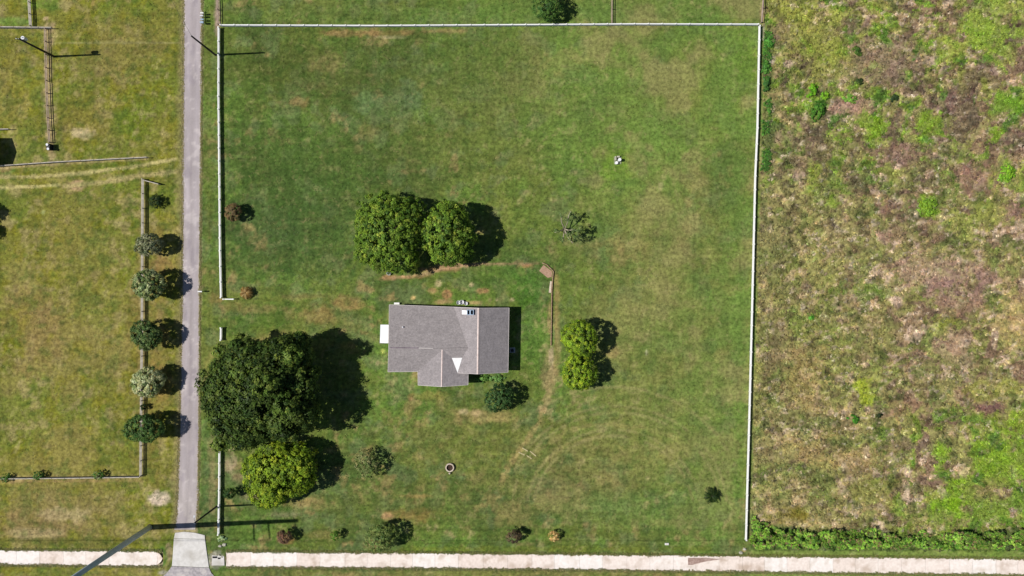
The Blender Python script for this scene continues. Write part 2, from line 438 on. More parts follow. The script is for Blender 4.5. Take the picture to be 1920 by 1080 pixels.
# tracks, worn lines, mowing lines, painted wire shadow
stroke([(0, 352), (60, 350), (110, 347)], 3.6, (192, 180, 124), 1.0, .3)
stroke([(0, 332), (70, 331), (150, 325), (240, 314), (330, 298)], 4, (186, 174, 120), 1.0, .6)
stroke([(120, 350), (200, 340), (260, 330), (330, 322)], 5, (178, 164, 114), .95, .7)
stroke([(100, 318), (200, 312), (280, 305)], 2, (92, 104, 44), .5, .6)
stroke([(100, 82), (200, 79), (345, 80)], 2.2, (156, 150, 104), .55, .5)
stroke([(92, 50), (90, 150), (93, 230), (98, 300)], 10, (170, 150, 114), .85, .8)
stroke([(0, 52), (95, 50)], 3, (150, 136, 100), .5, .8)
stroke([(0, 314), (120, 305), (275, 296)], 4.5, (176, 156, 116), .75, .6)
stroke([(268, 340), (266, 890)], 7, (146, 134, 96), .7, .6)
stroke([(278, 340), (276, 890)], 4, (112, 112, 66), .5, .6)
stroke([(0, 897), (265, 894)], 3.5, (166, 146, 112), .6, .7)
stroke([(0, 903), (265, 901)], 2.5, (170, 136, 104), .4, .9)
stroke([(378, 690), (392, 668), (420, 652), (460, 640)], 8, (156, 148, 88), .6, .6)
stroke([(380, 720), (398, 690), (430, 668), (460, 655)], 6, (150, 140, 86), .5, .7)
stroke([(1018, 768), (1005, 800), (985, 832), (965, 855), (940, 900)], 7, (166, 148, 98), .75, .9)
stroke([(1035, 690), (1030, 740), (1018, 768)], 9, (166, 146, 104), .6, 1)
stroke([(735, 521), (790, 516), (835, 503), (900, 495), (1008, 494)], 3.5, (178, 146, 114), .7, 1)
stroke([(545, 590), (640, 600), (715, 640)], 9, (140, 132, 80), .35, 1)
stroke([(1000, 850), (1060, 810), (1120, 795), (1200, 800), (1270, 820)], 5, (148, 140, 88), .6, .8)
stroke([(1010, 875), (1060, 835), (1130, 815)], 4, (146, 138, 86), .55, .8)
stroke([(1040, 500), (1043, 600), (1040, 690)], 2.5, (150, 132, 86), .5, .8)
stroke([(430, 1014), (900, 1019), (1390, 1026)], 1.8, (76, 88, 40), .55, .4)  # shadow line of the conductors, painted into the grass colour
stroke([(0, 1011), (325, 1012)], 1.8, (82, 84, 42), .5, .4)  # same painted conductor shadow, left of the lane
stroke([(0, 1029), (300, 1031)], 1.4, (92, 124, 60), .7, .4)
stroke([(420, 1066), (1000, 1071), (1920, 1081)], 2.2, (84, 92, 48), .6, .8)
stroke([(305, 1028), (312, 1046), (306, 1060)], 3.5, (74, 116, 48), .8, .5)
stroke([(414, 60), (412, 540)], 3.5, (100, 116, 60), .4, .5)
# mowing streaks
fine = fbm(px, py, 4.5, 3, 611); fin2 = fbm(px, py, 13, 4, 612)
col = mixc(col, (166, 154, 108), sstep(.6, .8, fin2) * .6 * (.4 + .6 * sstep(.42, .6, nm2)) * (1 - .4 * sstep(.5, .6, nm)) * (.45 + .55 * sstep(900, 1250, px + .5 * py) + .4 * (px < 350)))
col = mixc(col, (66, 92, 40), sstep(.48, .28, fin2) * .45)
col = col * (1 + .5 * (fine - .5))[:, None]
lumv = col.mean(1, keepdims=True); col = np.clip(lumv + (col - lumv) * 1.08, .003, 1)
hs = fbm(px * .09, py, 5.5, 3, 3)
w = sstep(720, 800, py) * sstep(1000, 940, py) * sstep(460, 560, px) * sstep(1300, 1000, px)
col = col * (1 + .45 * (hs - .5) * w + .22 * (hs - .5) * sstep(120, 60, py))[:, None]
yr = sstep(950, 1350, px + .35 * (540 - py)) * (px < 1430) * (1 - .4 * sstep(700, 1000, py))
ol = fbm(px, py, 70, 5, 821)
col = mixc(col, (124, 136, 68), yr * .3)
col = mixc(col, (146, 138, 86), yr * sstep(.5, .68, ol) * .6)
col = mixc(col, (96, 124, 54), yr * sstep(.48, .34, ol) * .5)
for rad_, off_ in ((150, 0), (162, 0), (196, 6), (208, 6), (246, 0)):
    dr_ = np.abs(np.hypot(px - 1150 - off_, (py - 960) * 1.05) - rad_)
    wq = sstep(4.5, 1, dr_ + 3 * (nt_ - .5)) * (py < 940) * (px > 960) * (px < 1390) * sstep(.3, .6, ns2)
    col = mixc(col, (156, 148, 96), wq * .5)
hs2 = fbm(px * .16 + .02 * py, py - .03 * px, 6, 3, 8)
col = col * (1 + .42 * (hs2 - .5))[:, None]
vs = fbm(px - .05 * py, py * .14, 8, 3, 15)
col = col * (1 + .36 * (vs - .5))[:, None]

# rough scrub field to the right
e = px - rfence(py)
rf = sstep(4, 10, e)
wx = px + 26 * (fbm(px, py, 60, 3, 201) - .5) * 2; wy = py + 26 * (fbm(px, py, 60, 3, 202) - .5) * 2
f1 = fbm(wx, wy, 150, 5, 41); f2 = fbm(wx, wy, 85, 5, 43); f3 = fbm(wx, wy * 1.6, 34, 5, 47); f4 = fbm(px * .6, py, 8, 3, 49); f5 = fbm(wx, wy * 1.4, 22, 5, 53)
fld = np.tile(lin((146, 139, 86)), (len(X), 1))
fld = mixc(fld, (134, 134, 76), sstep(.42, .6, f1) * .8)
yg = sstep(.46, .62, f2) * np.clip(sstep(520, 120, py) + sstep(700, 980, py) * sstep(1600, 1800, px) + .25, 0, 1)
fld = mixc(fld, (146, 152, 70), yg * .9)
br = sstep(.5, .66, f3) * (.35 + .65 * sstep(1500, 1750, px))
fld = mixc(fld, (132, 104, 88), br * .85)
fld = mixc(fld, (176, 150, 104), sstep(.52, .68, f5) * .55)
fld = mixc(fld, (206, 180, 156), sstep(.62, .74, f5) * (.3 + .7 * sstep(1480, 1700, px)) * .8)
fld = mixc(fld, (84, 104, 48), sstep(.6, .7, f3[::-1] * 0 + fbm(px, py, 26, 4, 61)) * .6)
lmz = fbm(wx, wy, 30, 4, 631); reg = .25 + .75 * np.clip(sstep(420, 250, py) + sstep(650, 850, py) * sstep(1560, 1750, px), 0, 1)
fld = mixc(fld, (120, 146, 48), sstep(.56, .66, lmz) * reg * .9)
fld = mixc(fld, (112, 88, 80), sstep(.54, .66, fbm(wx, wy, 48, 4, 641)) * sstep(500, 200, py) * .7)
fld = mixc(fld, (78, 112, 44), sstep(.66, .74, lmz) * reg * .8)
fld = mixc(fld, (200, 180, 154), sstep(.64, .82, fbm(px, py * 1.5, 9, 3, 633)) * .7)
fld = mixc(fld, (96, 78, 62), sstep(.64, .8, fbm(px, py * 1.5, 12, 3, 635)) * .6)
fld = fld * (1 + 1.3 * (f4 - .5) + .7 * (nt2 - .5))[:, None]
col = col * (1 - rf[:, None]) + fld * rf[:, None]
LIME = (122, 158, 30)
for b in [(1545, 90, 60, 60, (150, 156, 66), .6), (1480, 30, 40, 40, (146, 150, 60), .6), (1850, 60, 90, 50, (140, 168, 54), .75), (1860, 20, 60, 30, (150, 166, 70), .6),
          (1600, 50, 40, 30, (140, 112, 96), .7), (1650, 120, 60, 50, (150, 124, 104), .6), (1620, 200, 30, 20, (176, 140, 120), .7), (1575, 200, 26, 14, (190, 152, 132), .8),
          (1500, 330, 22, 12, (190, 160, 140), .7), (1645, 236, 32, 26, LIME, .8), (1740, 225, 26, 20, LIME, .75), (1885, 190, 30, 22, (110, 150, 40), .85),
          (1860, 245, 16, 16, LIME, .8), (1690, 290, 60, 20, (140, 108, 96), .7), (1670, 380, 26, 16, (142, 106, 96), .85), (1740, 385, 20, 22, LIME, .9), (1886, 325, 16, 22, (124, 176, 24), .95),
          (1830, 330, 60, 34, (150, 112, 100), .7), (1900, 400, 30, 30, (150, 116, 104), .7), (1830, 410, 50, 30, (156, 160, 76), .7), (1525, 330, 16, 26, (142, 158, 54), .8),
          (1580, 350, 24, 22, (120, 152, 50), .7), (1560, 380, 16, 14, LIME, .6), (1750, 520, 110, 40, (182, 148, 128), .6), (1780, 540, 80, 30, (150, 116, 110), .55), (1660, 450, 14, 14, (184, 152, 130), .8),
          (1680, 440, 30, 20, (156, 122, 104), .6), (1620, 545, 70, 14, (112, 146, 44), .55), (1780, 605, 30, 20, (140, 150, 50), .6), (1900, 590, 40, 60, (196, 170, 112), .6), (1810, 580, 50, 24, (160, 128, 104), .6),
          (1790, 650, 34, 30, (190, 160, 130), .5), (1620, 735, 20, 24, (164, 178, 50), .9), (1500, 700, 60, 60, (170, 146, 92), .5), (1455, 660, 24, 60, (112, 100, 72), .6),
          (1860, 765, 24, 16, (128, 94, 88), .85), (1870, 730, 50, 20, (150, 156, 60), .6), (1900, 790, 40, 20, (134, 156, 40), .6), (1700, 760, 40, 20, (158, 124, 94), .5),
          (1885, 865, 66, 56, (128, 160, 42), .85), (1870, 955, 90, 44, (112, 146, 46), .8), (1770, 960, 50, 30, (118, 152, 40), .7), (1765, 845, 18, 22, (132, 170, 36), .85), (1790, 930, 34, 40, (126, 164, 30), .85), (1740, 905, 34, 14, (130, 104, 88), .7), (1700, 835, 50, 16, (132, 112, 92), .6),
          (1800, 880, 16, 10, (214, 184, 150), .8), (1640, 920, 60, 30, (150, 148, 76), .6), (1600, 860, 60, 24, (168, 144, 90), .6), (1510, 840, 60, 24, (174, 148, 94), .6), (1480, 970, 40, 16, (130, 124, 48), .7),
          (1500, 960, 24, 16, (136, 122, 40), .6), (1850, 920, 40, 26, (134, 112, 80), .5), (1860, 960, 50, 14, (122, 140, 54), .6), (1640, 620, 40, 30, (150, 142, 84), .5), (1450, 470, 30, 80, (132, 128, 80), .6),
          (1465, 60, 30, 30, (150, 128, 100), .5), (1470, 260, 40, 30, (128, 112, 88), .5), (1440, 200, 12, 120, (96, 116, 56), .6), (1480, 120, 10, 8, (200, 172, 150), .8), (1448, 115, 8, 8, (196, 180, 160), .8)]:
    blob(*b, ragged=1.3)
htop = np.interp(px, [1400, 1415, 1440, 1490, 1540, 1600, 1650, 1700, 1760, 1830, 1900, 2060], [958, 966, 984, 990, 994, 990, 988, 1004, 1000, 996, 988, 990])
hedge = sstep(rfence(py) + 2, rfence(py) + 8, px) * sstep(-2, 6, py - htop + 20 * (ns - .5)) * sstep(1036, 1030, py)
col = mixc(col, (72, 98, 40), hedge * .8)
col = mixc(col, (118, 140, 62), rf * sstep(1030, 1034, py) * .8)
# verges: pale sand beside the road, tan beside the channel
droad = np.where(px < (road_l(py) + road_r(py)) / 2, road_l(py) - px, px - road_r(py))
on_r = (py < 1000)
col = mixc(col, (184, 168, 128), sstep(5, 0, droad + 5 * (nt_ - .5)) * on_r * .75)
col = mixc(col, (150, 136, 92), sstep(16, 4, droad + 16 * (ns - .5)) * on_r * (px < 345) * .5)
pt = ch_t(px); pb = ch_b(px)
dch = np.maximum(pt - py, py - pb)
inch = in_channel(px)
col = mixc(col, (168, 156, 130), sstep(3, -1, dch) * inch * .8)
col = np.clip(col * 0.93 + np.array([0, 0, .0025]), .004, .9)

# relief
Z = .03 * (fbm(X, Y, 3.0, 3, 301) - .5) + .05 * (fbm(X, Y, 14, 2, 302) - .5)
rel = .55 * (fbm(X * .7 + .3 * Y, Y * 1.3, 1.3, 3, 303) - .5) + .5 * (fbm(X, Y, 4.0, 3, 304) - .5)
Z = Z * (1 - rf) + rf * (rel + .1) * sstep(1045, 1028, py)
Z = Z + (nt_ - .5) * .05
Z = np.where(inner, Z, 0)
# the road and the channel sit in the ground
Z = np.where((droad < 1.5) & (py < 1005) & inner, -.06, Z)
Z = np.where((np.abs(px - 355) < 46) & (py > 990) & (py < 1120) & inner, -.08, Z)
Z = Z - .42 * sstep(1.0, -3.0, dch) * inch * inner
Z = np.where(~inner, -.02, Z)
idx = np.arange(NX * NY).reshape(NY, NX)
Q = np.stack([idx[:-1, :-1], idx[:-1, 1:], idx[1:, 1:], idx[1:, :-1]], -1).reshape(-1, 4)
gm = arr_mesh('ground', np.stack([X, Y, Z], -1), Q, col, smooth=True)
ground = put('ground', gm, M['ground'], kind='structure')

def gz(wx_, wy_):
    i = int(np.clip(np.searchsorted(xs, wx_), 0, NX - 1)); j = int(np.clip(np.searchsorted(ys, wy_), 0, NY - 1))
    return float(Z[j * NX + i])
def gzv(wx_, wy_):
    i = np.clip(np.searchsorted(xs, wx_), 0, NX - 1); j = np.clip(np.searchsorted(ys, wy_), 0, NY - 1)
    return Z[j * NX + i]

# ------------------------------------------------------------------ lane
def lane_material():
    m, nt, b, out = mat_new('lane_asphalt')
    tc = nd(nt, 'ShaderNodeTexCoord')
    mp = nd(nt, 'ShaderNodeMapping'); mp.inputs['Scale'].default_value = (1, .12, 1)
    n1 = nd(nt, 'ShaderNodeTexNoise'); n1.inputs['Scale'].default_value = 1.3; n1.inputs['Detail'].default_value = 5
    n2 = nd(nt, 'ShaderNodeTexNoise'); n2.inputs['Scale'].default_value = 4; n2.inputs['Detail'].default_value = 8; n2.inputs['Roughness'].default_value = .75
    n3 = nd(nt, 'ShaderNodeTexNoise'); n3.inputs['Scale'].default_value = .16; n3.inputs['Detail'].default_value = 4
    nt.links.new(tc.outputs['Object'], mp.inputs[0]); nt.links.new(mp.outputs[0], n1.inputs['Vector'])
    nt.links.new(tc.outputs['Object'], n2.inputs['Vector']); nt.links.new(tc.outputs['Object'], n3.inputs['Vector'])
    a = nd(nt, 'ShaderNodeVertexColor'); a.layer_name = 'col'
    ad = nd(nt, 'ShaderNodeMath', operation='ADD'); nt.links.new(n1.outputs['Fac'], ad.inputs[0]); nt.links.new(n2.outputs['Fac'], ad.inputs[1])
    ad2 = nd(nt, 'ShaderNodeMath', operation='ADD'); nt.links.new(ad.outputs[0], ad2.inputs[0]); nt.links.new(n3.outputs['Fac'], ad2.inputs[1])
    mr = nd(nt, 'ShaderNodeMapRange'); mr.inputs[1].default_value = 1.1; mr.inputs[2].default_value = 1.9; mr.inputs[3].default_value = .82; mr.inputs[4].default_value = 1.16
    nt.links.new(ad2.outputs[0], mr.inputs[0])
    mul = nd(nt, 'ShaderNodeVectorMath', operation='SCALE'); nt.links.new(a.outputs[0], mul.inputs[0]); nt.links.new(mr.outputs[0], mul.inputs['Scale'])
    nt.links.new(mul.outputs[0], b.inputs['Base Color']); b.inputs['Roughness'].default_value = .9; b.inputs['Specular IOR Level'].default_value = .2
    bp = nd(nt, 'ShaderNodeBump'); bp.inputs['Strength'].default_value = .15; bp.inputs['Distance'].default_value = .02
    nt.links.new(n2.outputs['Fac'], bp.inputs['Height']); nt.links.new(bp.outputs[0], b.inputs['Normal'])
    return m
M['lane'] = lane_material()
pys = np.concatenate([np.linspace(-2600, -60, 40), np.arange(-57, 996, 3.0)])
rows = []
NC = 13
for p in pys:
    jl = (vnoise(np.array([p / 7.0]), np.array([0.0]), 5)[0] - .5) * 2.2 + (vnoise(np.array([p / 40.0]), np.array([3.0]), 6)[0] - .5) * 2
    jr = (vnoise(np.array([p / 7.0]), np.array([9.0]), 7)[0] - .5) * 1.8 + (vnoise(np.array([p / 40.0]), np.array([5.0]), 8)[0] - .5) * 2
    l = road_l(p) + jl; r = road_r(p) + jr
    rows.append([(l + (r - l) * k / (NC - 1), p, k / (NC - 1)) for k in range(NC)])
R_ = np.array(rows)
vx = (R_[..., 0].ravel() - 960) * S; vy = (540 - R_[..., 1].ravel()) * S; u = R_[..., 2].ravel()
vz = .035 - .02 * np.abs(u - .5) * 2
edge = np.minimum(u, 1 - u)
c = mixc(np.tile(lin((170, 160, 159)), (len(u), 1)), (184, 170, 158), sstep(.1, .0, edge) * .7)
c = mixc(c, (186, 176, 180), (np.exp(-((u - .28) / .1) ** 2) + np.exp(-((u - .75) / .1) ** 2)) * .35)
c = mixc(c, (196, 186, 178), sstep(860, 990, R_[..., 1].ravel()) * .6)
lp = R_[..., 1].ravel()
c = mixc(c, (150, 140, 146), sstep(.62, .7, fbm(u * 30 + lp * .0, lp * .35, 9, 3, 701)) * .45)
c = mixc(c, (206, 196, 192), sstep(.64, .72, fbm(u * 30, lp, 12, 3, 703)) * .5)
c = mixc(c, (146, 136, 140), (np.exp(-((u - .5) / .07) ** 2)) * .25)
lane_noise = vnoise(u * 3, R_[..., 1].ravel() / 22, 40)
c = c * (.95 + .1 * lane_noise)[:, None]
li = np.arange(len(pys) * NC).reshape(len(pys), NC)
LQ = np.stack([li[1:, :-1], li[1:, 1:], li[:-1, 1:], li[:-1, :-1]], -1).reshape(-1, 4)
put('lane', arr_mesh('lane', np.stack([vx, vy, vz], -1), LQ, c, smooth=True), M['lane'], kind='structure')

# concrete apron at the lane's end and the asphalt beyond it
apron = [(328, 993), (329, 1000), (326.5, 1012), (324.5, 1040), (322.5, 1061), (391.5, 1063.5), (388, 1035), (385, 1008), (384, 1003), (367, 993)]
ap = bpy.data.objects.new('driveway_apron', None); link(ap); ap['kind'] = 'structure'; ap.location = G(355, 1028)
def slabpoly(pts, z, t): return [G(a, b_, z) for a, b_ in pts]
MB().slab(slabpoly([(326.3, 1009.5), (384.2, 1010.5), (384, 1003.5), (366, 999), (345, 997), (328.5, 999)][::-1][::-1], .055, .1)[::-1], .14).build('slab', M['concrete_apron'], ap)
MB().slab(slabpoly([(322.5, 1061), (391.8, 1063.8), (387.6, 1035), (384.3, 1011.2), (326.2, 1010.2), (324.2, 1040)], .05, .1), .14).build('slab', M['concrete_apron'], ap)
M['old_asphalt'] = noise_mat('old_asphalt', (150, 144, 146), (186, 178, 178), 2.2, .9, .2, c3=(204, 196, 190), scale2=.6)
fl = [(322, 1061.8), (391.8, 1064.5), (396, 1074), (412, 1092), (430, 1104), (276, 1104), (300, 1085), (314, 1073)]
MB().slab([G(a, b_, .03) for a, b_ in fl][::-1][::-1], .1).build('driveway_mouth', M['old_asphalt'], kind='structure')
MB().box(G(960, 1132, -.02), (2 * 2400, 5.6, .09)).build('highway', noise_mat('highway_asphalt', (92, 90, 92), (112, 110, 112), 3, .9, .2), kind='structure')

# ------------------------------------------------------------------ concrete lined drainage channel, slab by slab
chn = bpy.data.objects.new('drainage_channel', None); link(chn); chn['kind'] = 'structure'; chn.location = G(960, 1055)
M['chan'] = []
for k, (a_, b_, c_) in enumerate([((232, 216, 204), (242, 230, 219), (206, 188, 172)), ((236, 223, 212), (245, 235, 226), (212, 196, 180)), ((226, 210, 197), (240, 225, 213), (198, 178, 160)), ((238, 228, 219), (246, 239, 232), (220, 206, 192))]):
    M['chan'].append(noise_mat('channel_concrete_%d' % k, a_, b_, 2.2, .9, .25, c3=c_, scale2=.5))
x = -100.0; rr = random.Random(3)
while x < 2040:
    wd = 44 + rr.uniform(-3, 3)
    x0, x1 = x, x + wd
    x += wd
    if x1 < 306 or x0 > 424: pass
    elif x0 < 304 <= x1 or (x0 < 304): x1 = 304
    elif x0 < 424 < x1: x0 = 424
    else: continue
    x1 -= .25
    mb = MB(); n = 6
    prof = [(0, .03), (.1, -.02), (.3, -.16), (.5, -.2), (.7, -.16), (.9, -.02), (1, .03)]
    nseg = 5
    i0 = 0
    jt = [(rr.uniform(-.7, .7), rr.uniform(-.7, .7)) for _ in range(nseg + 1)]
    for si in range(nseg + 1):
        xx = x0 + (x1 - x0) * si / nseg
        t_, b2 = float(ch_t(xx)), float(ch_b(xx))
        if x1 == 304 or x0 < 304 < x0 + 60:
            kk = max(0, (xx - 282) / 22.0); kk = min(1, kk)
            rr_ = math.sqrt(max(.02, 1 - kk * kk)); mid = (t_ + b2) / 2
            t_ = mid + (t_ - mid) * rr_; b2 = mid + (b2 - mid) * rr_
        t_ += jt[si][0] * (0 if si in (0, nseg) else 1); b2 += jt[si][1] * (0 if si in (0, nseg) else 1)
        for (q, z_) in prof:
            p_ = G(xx, t_ + (b2 - t_) * q, z_)
            mb.v.append(tuple(p_))
    for si in range(nseg):
        for k in range(n):
            a0 = si * 7 + k
            mb.f.append([a0 + 1, a0 + 8, a0 + 7, a0])
    mb.build('slab', M['chan'][rr.choice([0, 0, 1, 2, 2, 3])], chn, smooth=False)
# washed-in soil on the channel floor
MB().poly([G(1290, 1046, -.015), G(1290.3, 1059.5, -.15), G(1298, 1060, -.15), G(1322, 1053.5, -.12), G(1352, 1048.5, -.02), G(1320, 1046.2, .0)]).build('soil_wash', noise_mat('brown_silt', (138, 108, 96), (184, 160, 148), 3, .9, .3), kind='stuff')

# ------------------------------------------------------------------ fences
def rail_fence(name, pts, label, cat, mat, h=1.15, rails=3, spacing=2.44, post=(.13, .13), rail=(.05, .14), group=None, spread_z=(.3, 1.0), cap=False, skew=0.0):
    """pts: pixels where the top of the fence shows"""
    W = [P(a, b_, h) for a, b_ in pts]
    base = Vector((W[0].x, W[0].y, 0))
    root = empty(name, base, label, cat, group)
    pm = MB(); pm.box((0, 0, (h + .05) / 2 - .1), (post[0], post[1], h + .25))
    if cap: pm.box((0, 0, h + .09), (post[0] + .05, post[1] + .05, .04))
    pme = bpy.data.meshes.new('post'); pme.from_pydata(pm.v, [], pm.f); pme.materials.append(mat)
    rm = MB().box((.5, 0, 0), (1, rail[0], rail[1])); rme = bpy.data.meshes.new('rail'); rme.from_pydata(rm.v, [], rm.f); rme.materials.append(mat)
    rs = random.Random(len(label))
    for a, b_ in zip(W[:-1], W[1:]):
        L = (Vector((b_.x - a.x, b_.y - a.y, 0))).length
        n = max(1, round(L / spacing)); ang = math.atan2(b_.y - a.y, b_.x - a.x)
        for k in range(n):
            p0 = Vector((a.x + (b_.x - a.x) * k / n, a.y + (b_.y - a.y) * k / n, 0))
            j = rs.uniform(-skew, skew)
            put('post', pme, None, root, loc=p0 - base, rot=(rs.uniform(-.01, .01) + j * .5, j, ang))
            for r in range(rails):
                z = spread_z[0] * h + (spread_z[1] - spread_z[0]) * h * r / max(1, rails - 1) - rail[1] / 2
                dz = rs.uniform(-skew, skew)
                # rails butt between the faces of the posts
                put('rail', rme, None, root, loc=p0 - base + Vector((math.cos(ang) * (post[0] / 2 + .003), math.sin(ang) * (post[0] / 2 + .003), z)),
                    rot=(0, dz * .3, ang), scale=(L / n - post[0] - .006, 1, 1))
    e_ = W[-1]; put('post', pme, None, root, loc=Vector((e_.x, e_.y, 0)) - base, rot=(0, 0, ang))
    return root

WG = 'white vinyl rail fences'
VF = dict(mat=M['vinyl'], h=.82, rails=3, rail=(.18, .08), post=(.17, .17), cap=True, spread_z=(.36, 1.0))
rail_fence('rail_fence', [(409, 51), (408.7, 180), (410.5, 350), (411.5, 470), (413.5, 558)], 'long white rail fence running beside the lane, north of the driveway gap', 'fence', group=WG, **VF)
rail_fence('rail_fence', [(418.5, 561), (437, 561)], 'short white fence wing by the driveway gap beside the brown palm', 'fence', group=WG, **VF)
rail_fence('rail_fence', [(413.5, 615), (413, 638)], 'single white fence bay standing alone north of the dark oak', 'fence', group=WG, **VF)
rail_fence('rail_fence', [(410.5, 843), (410, 920), (408.5, 1003)], 'white rail fence crossed by the tall pole shadow, south of the dark oak', 'fence', group=WG, **VF)
rail_fence('rail_fence', [(413, 46.5), (700, 47.5), (960, 46), (1190, 44.5), (1422, 45)], 'white rail fence along the top edge of the yard', 'fence', group=WG, **VF)
rail_fence('rail_fence', [(1425, 48), (1421, 240), (1417, 330), (1411.5, 560), (1406.5, 760), (1402.5, 900), (1399.5, 1013)], 'white rail fence between the mown yard and the rough scrub field', 'fence', group=WG, **VF)
BF = dict(mat=M['brownwood'], h=.85, rails=2, rail=(.1, .09), post=(.14, .14), spread_z=(.5, 1.0), skew=.02)
rail_fence('board_fence', [(405, -40), (407.5, 44)], 'brown board fence running up from the top left corner of the white fence', 'fence', group='brown board fences', **BF)
rail_fence('board_fence', [(1148, -40), (1147.5, 42)], 'short brown board fence meeting the middle of the top white fence', 'fence', group='brown board fences', **BF)
rail_fence('board_fence', [(1434, -40), (1429, 40)], 'brown board fence running up from the top right corner of the white fence', 'fence', group='brown board fences', **BF)
rail_fence('board_fence', [(83, 52), (85, 150), (88, 220), (91, 266)], 'brown paddock fence with a worn strip passing under the pole with the white transformer', 'fence', group='brown board fences', **BF)
WF = dict(mat=M['wood'], h=.95, rails=3, rail=(.14, .07), post=(.14, .14), spread_z=(.4, 1.0), skew=.02)
rail_fence('board_fence', [(-60, 49), (0, 50), (95, 51)], 'grey board fence along the top left corner paddock', 'fence', group='grey board fences', **WF)
rail_fence('board_fence', [(51, -20), (55, 47)], 'short grey fence running up in the top left corner', 'fence', group='grey board fences', **WF)
rail_fence('board_fence', [(-60, 316), (0, 310.5), (100, 303.5), (274, 294.5)], 'grey board fence above the pair of wheel tracks on the left', 'fence', group='grey board fences', **WF)
rail_fence('board_fence', [(266, 335), (265, 500), (264.5, 640), (263, 780), (262, 893)], 'long grey board fence behind the row of young lane trees', 'fence', group='grey board fences', **WF)
rail_fence('board_fence', [(270, 338), (296, 345)], 'slanting pale fence wing at the top of the tree row', 'fence', group='grey board fences', **WF)
rail_fence('board_fence', [(-60, 899), (0, 898), (120, 897), (260, 895)], 'grey board fence with small shrubs along the bottom left paddock', 'fence', group='grey board fences', **WF)
rail_fence('board_fence', [(-60, 243), (15, 241.5)], 'short grey fence above the shadow at the left edge', 'fence', group='grey board fences', **WF)

# ------------------------------------------------------------------ foliage
LEAFK = 1.4
def leaf_cloud(cent, crad, nleaf, size, ccol, outward, rg, up=.45, rnd=.8, squash=.8, jit=.22, aspect=.6):
    """cent (n,3), crad (n,), ccol (n,3), outward (n,3) -> verts, quads, colours"""
    n = len(cent)
    k = n * nleaf
    d = rg.normal(size=(k, 3)); d /= np.linalg.norm(d, axis=1)[:, None]
    rad = np.repeat(crad, nleaf) * rg.uniform(.35, 1.0, k)
    off = d * rad[:, None]; off[:, 2] *= squash
    p = np.repeat(cent, nleaf, 0) + off
    nn = d * .55 + np.repeat(outward, nleaf, 0) * .75 + np.array([0, 0, up * .7]) + rg.normal(size=(k, 3)) * rnd * .42
    nn /= np.linalg.norm(nn, axis=1)[:, None]
    t = np.cross(nn, rg.normal(size=(k, 3))); t /= (np.linalg.norm(t, axis=1)[:, None] + 1e-6)
    b_ = np.cross(nn, t)
    sz = (size * rg.uniform(.6, 1.35, k))[:, None]
    V = np.empty((k, 4, 3))
    V[:, 0] = p - t * sz; V[:, 1] = p + b_ * sz * aspect; V[:, 2] = p + t * sz; V[:, 3] = p - b_ * sz * aspect
    c = np.repeat(ccol * (1 + rg.uniform(-.18, .25, (n, 1))) * (1 + rg.uniform(-.08, .08, (n, 1)) * np.array([1.0, 0, -1.0])), nleaf, 0) * LEAFK * (1 + rg.uniform(-jit, jit, (k, 1))) * (1 + rg.uniform(-.05, .05, (k, 3)))
    C4 = np.repeat(c, 4, 0)
    return V.reshape(-1, 3), np.arange(k * 4).reshape(-1, 4), np.clip(C4, .003, 1)

def pal(cs, n, rg, w=None):
    A = np.array([lin(c_) for c_ in cs])
    i = rg.choice(len(cs), n, p=w)
    f = rg.uniform(0, .5, (n, 1)); j = rg.choice(len(cs), n, p=w)
    return A[i] * (1 - f) + A[j] * f

def crown_arrays(c, r, n, cr, nleaf, size, cs, seed, zmin=-.35, lobe=.12, inner_f=.25, w=None, lean=None, **kw):
    rg = np.random.default_rng(seed)
    d = rg.normal(size=(n * 3, 3)); d /= np.linalg.norm(d, axis=1)[:, None]
    d = d[d[:, 2] > zmin][:n]; n = len(d)
    L = rg.normal(size=(9, 3)); L /= np.linalg.norm(L, axis=1)[:, None]
    am = rg.uniform(.4, 1, 9)
    lob = (np.maximum(0, d @ L.T - .55) / .45 * am).max(1)
    sc = 1 - lobe * .8 + lobe * 1.6 * lob + rg.normal(size=n) * .03
    sc = np.where(rg.uniform(size=n) < inner_f, sc * rg.uniform(.45, .85, n), sc)
    cent = np.array(c)[None, :] + d * np.array(r)[None, :] * sc[:, None] * (1 - .55 * np.mean(cr) / np.mean(r))
    crad = rg.uniform(cr[0], cr[1], n) if isinstance(cr, (tuple, list)) else np.full(n, cr)
    return leaf_cloud(cent, crad, nleaf, size, pal(cs, n, rg, w), d, rg, **kw)

def add_crown(root, arrs, name='crown', mat=None):
    off = np.array(root.location)
    V = np.concatenate([a[0] for a in arrs]); C = np.concatenate([a[2] for a in arrs])
    Fc = np.arange(len(V)).reshape(-1, 4)
    return put(name, arr_mesh(name, V - off, Fc, C), mat or M['leaf'], root)

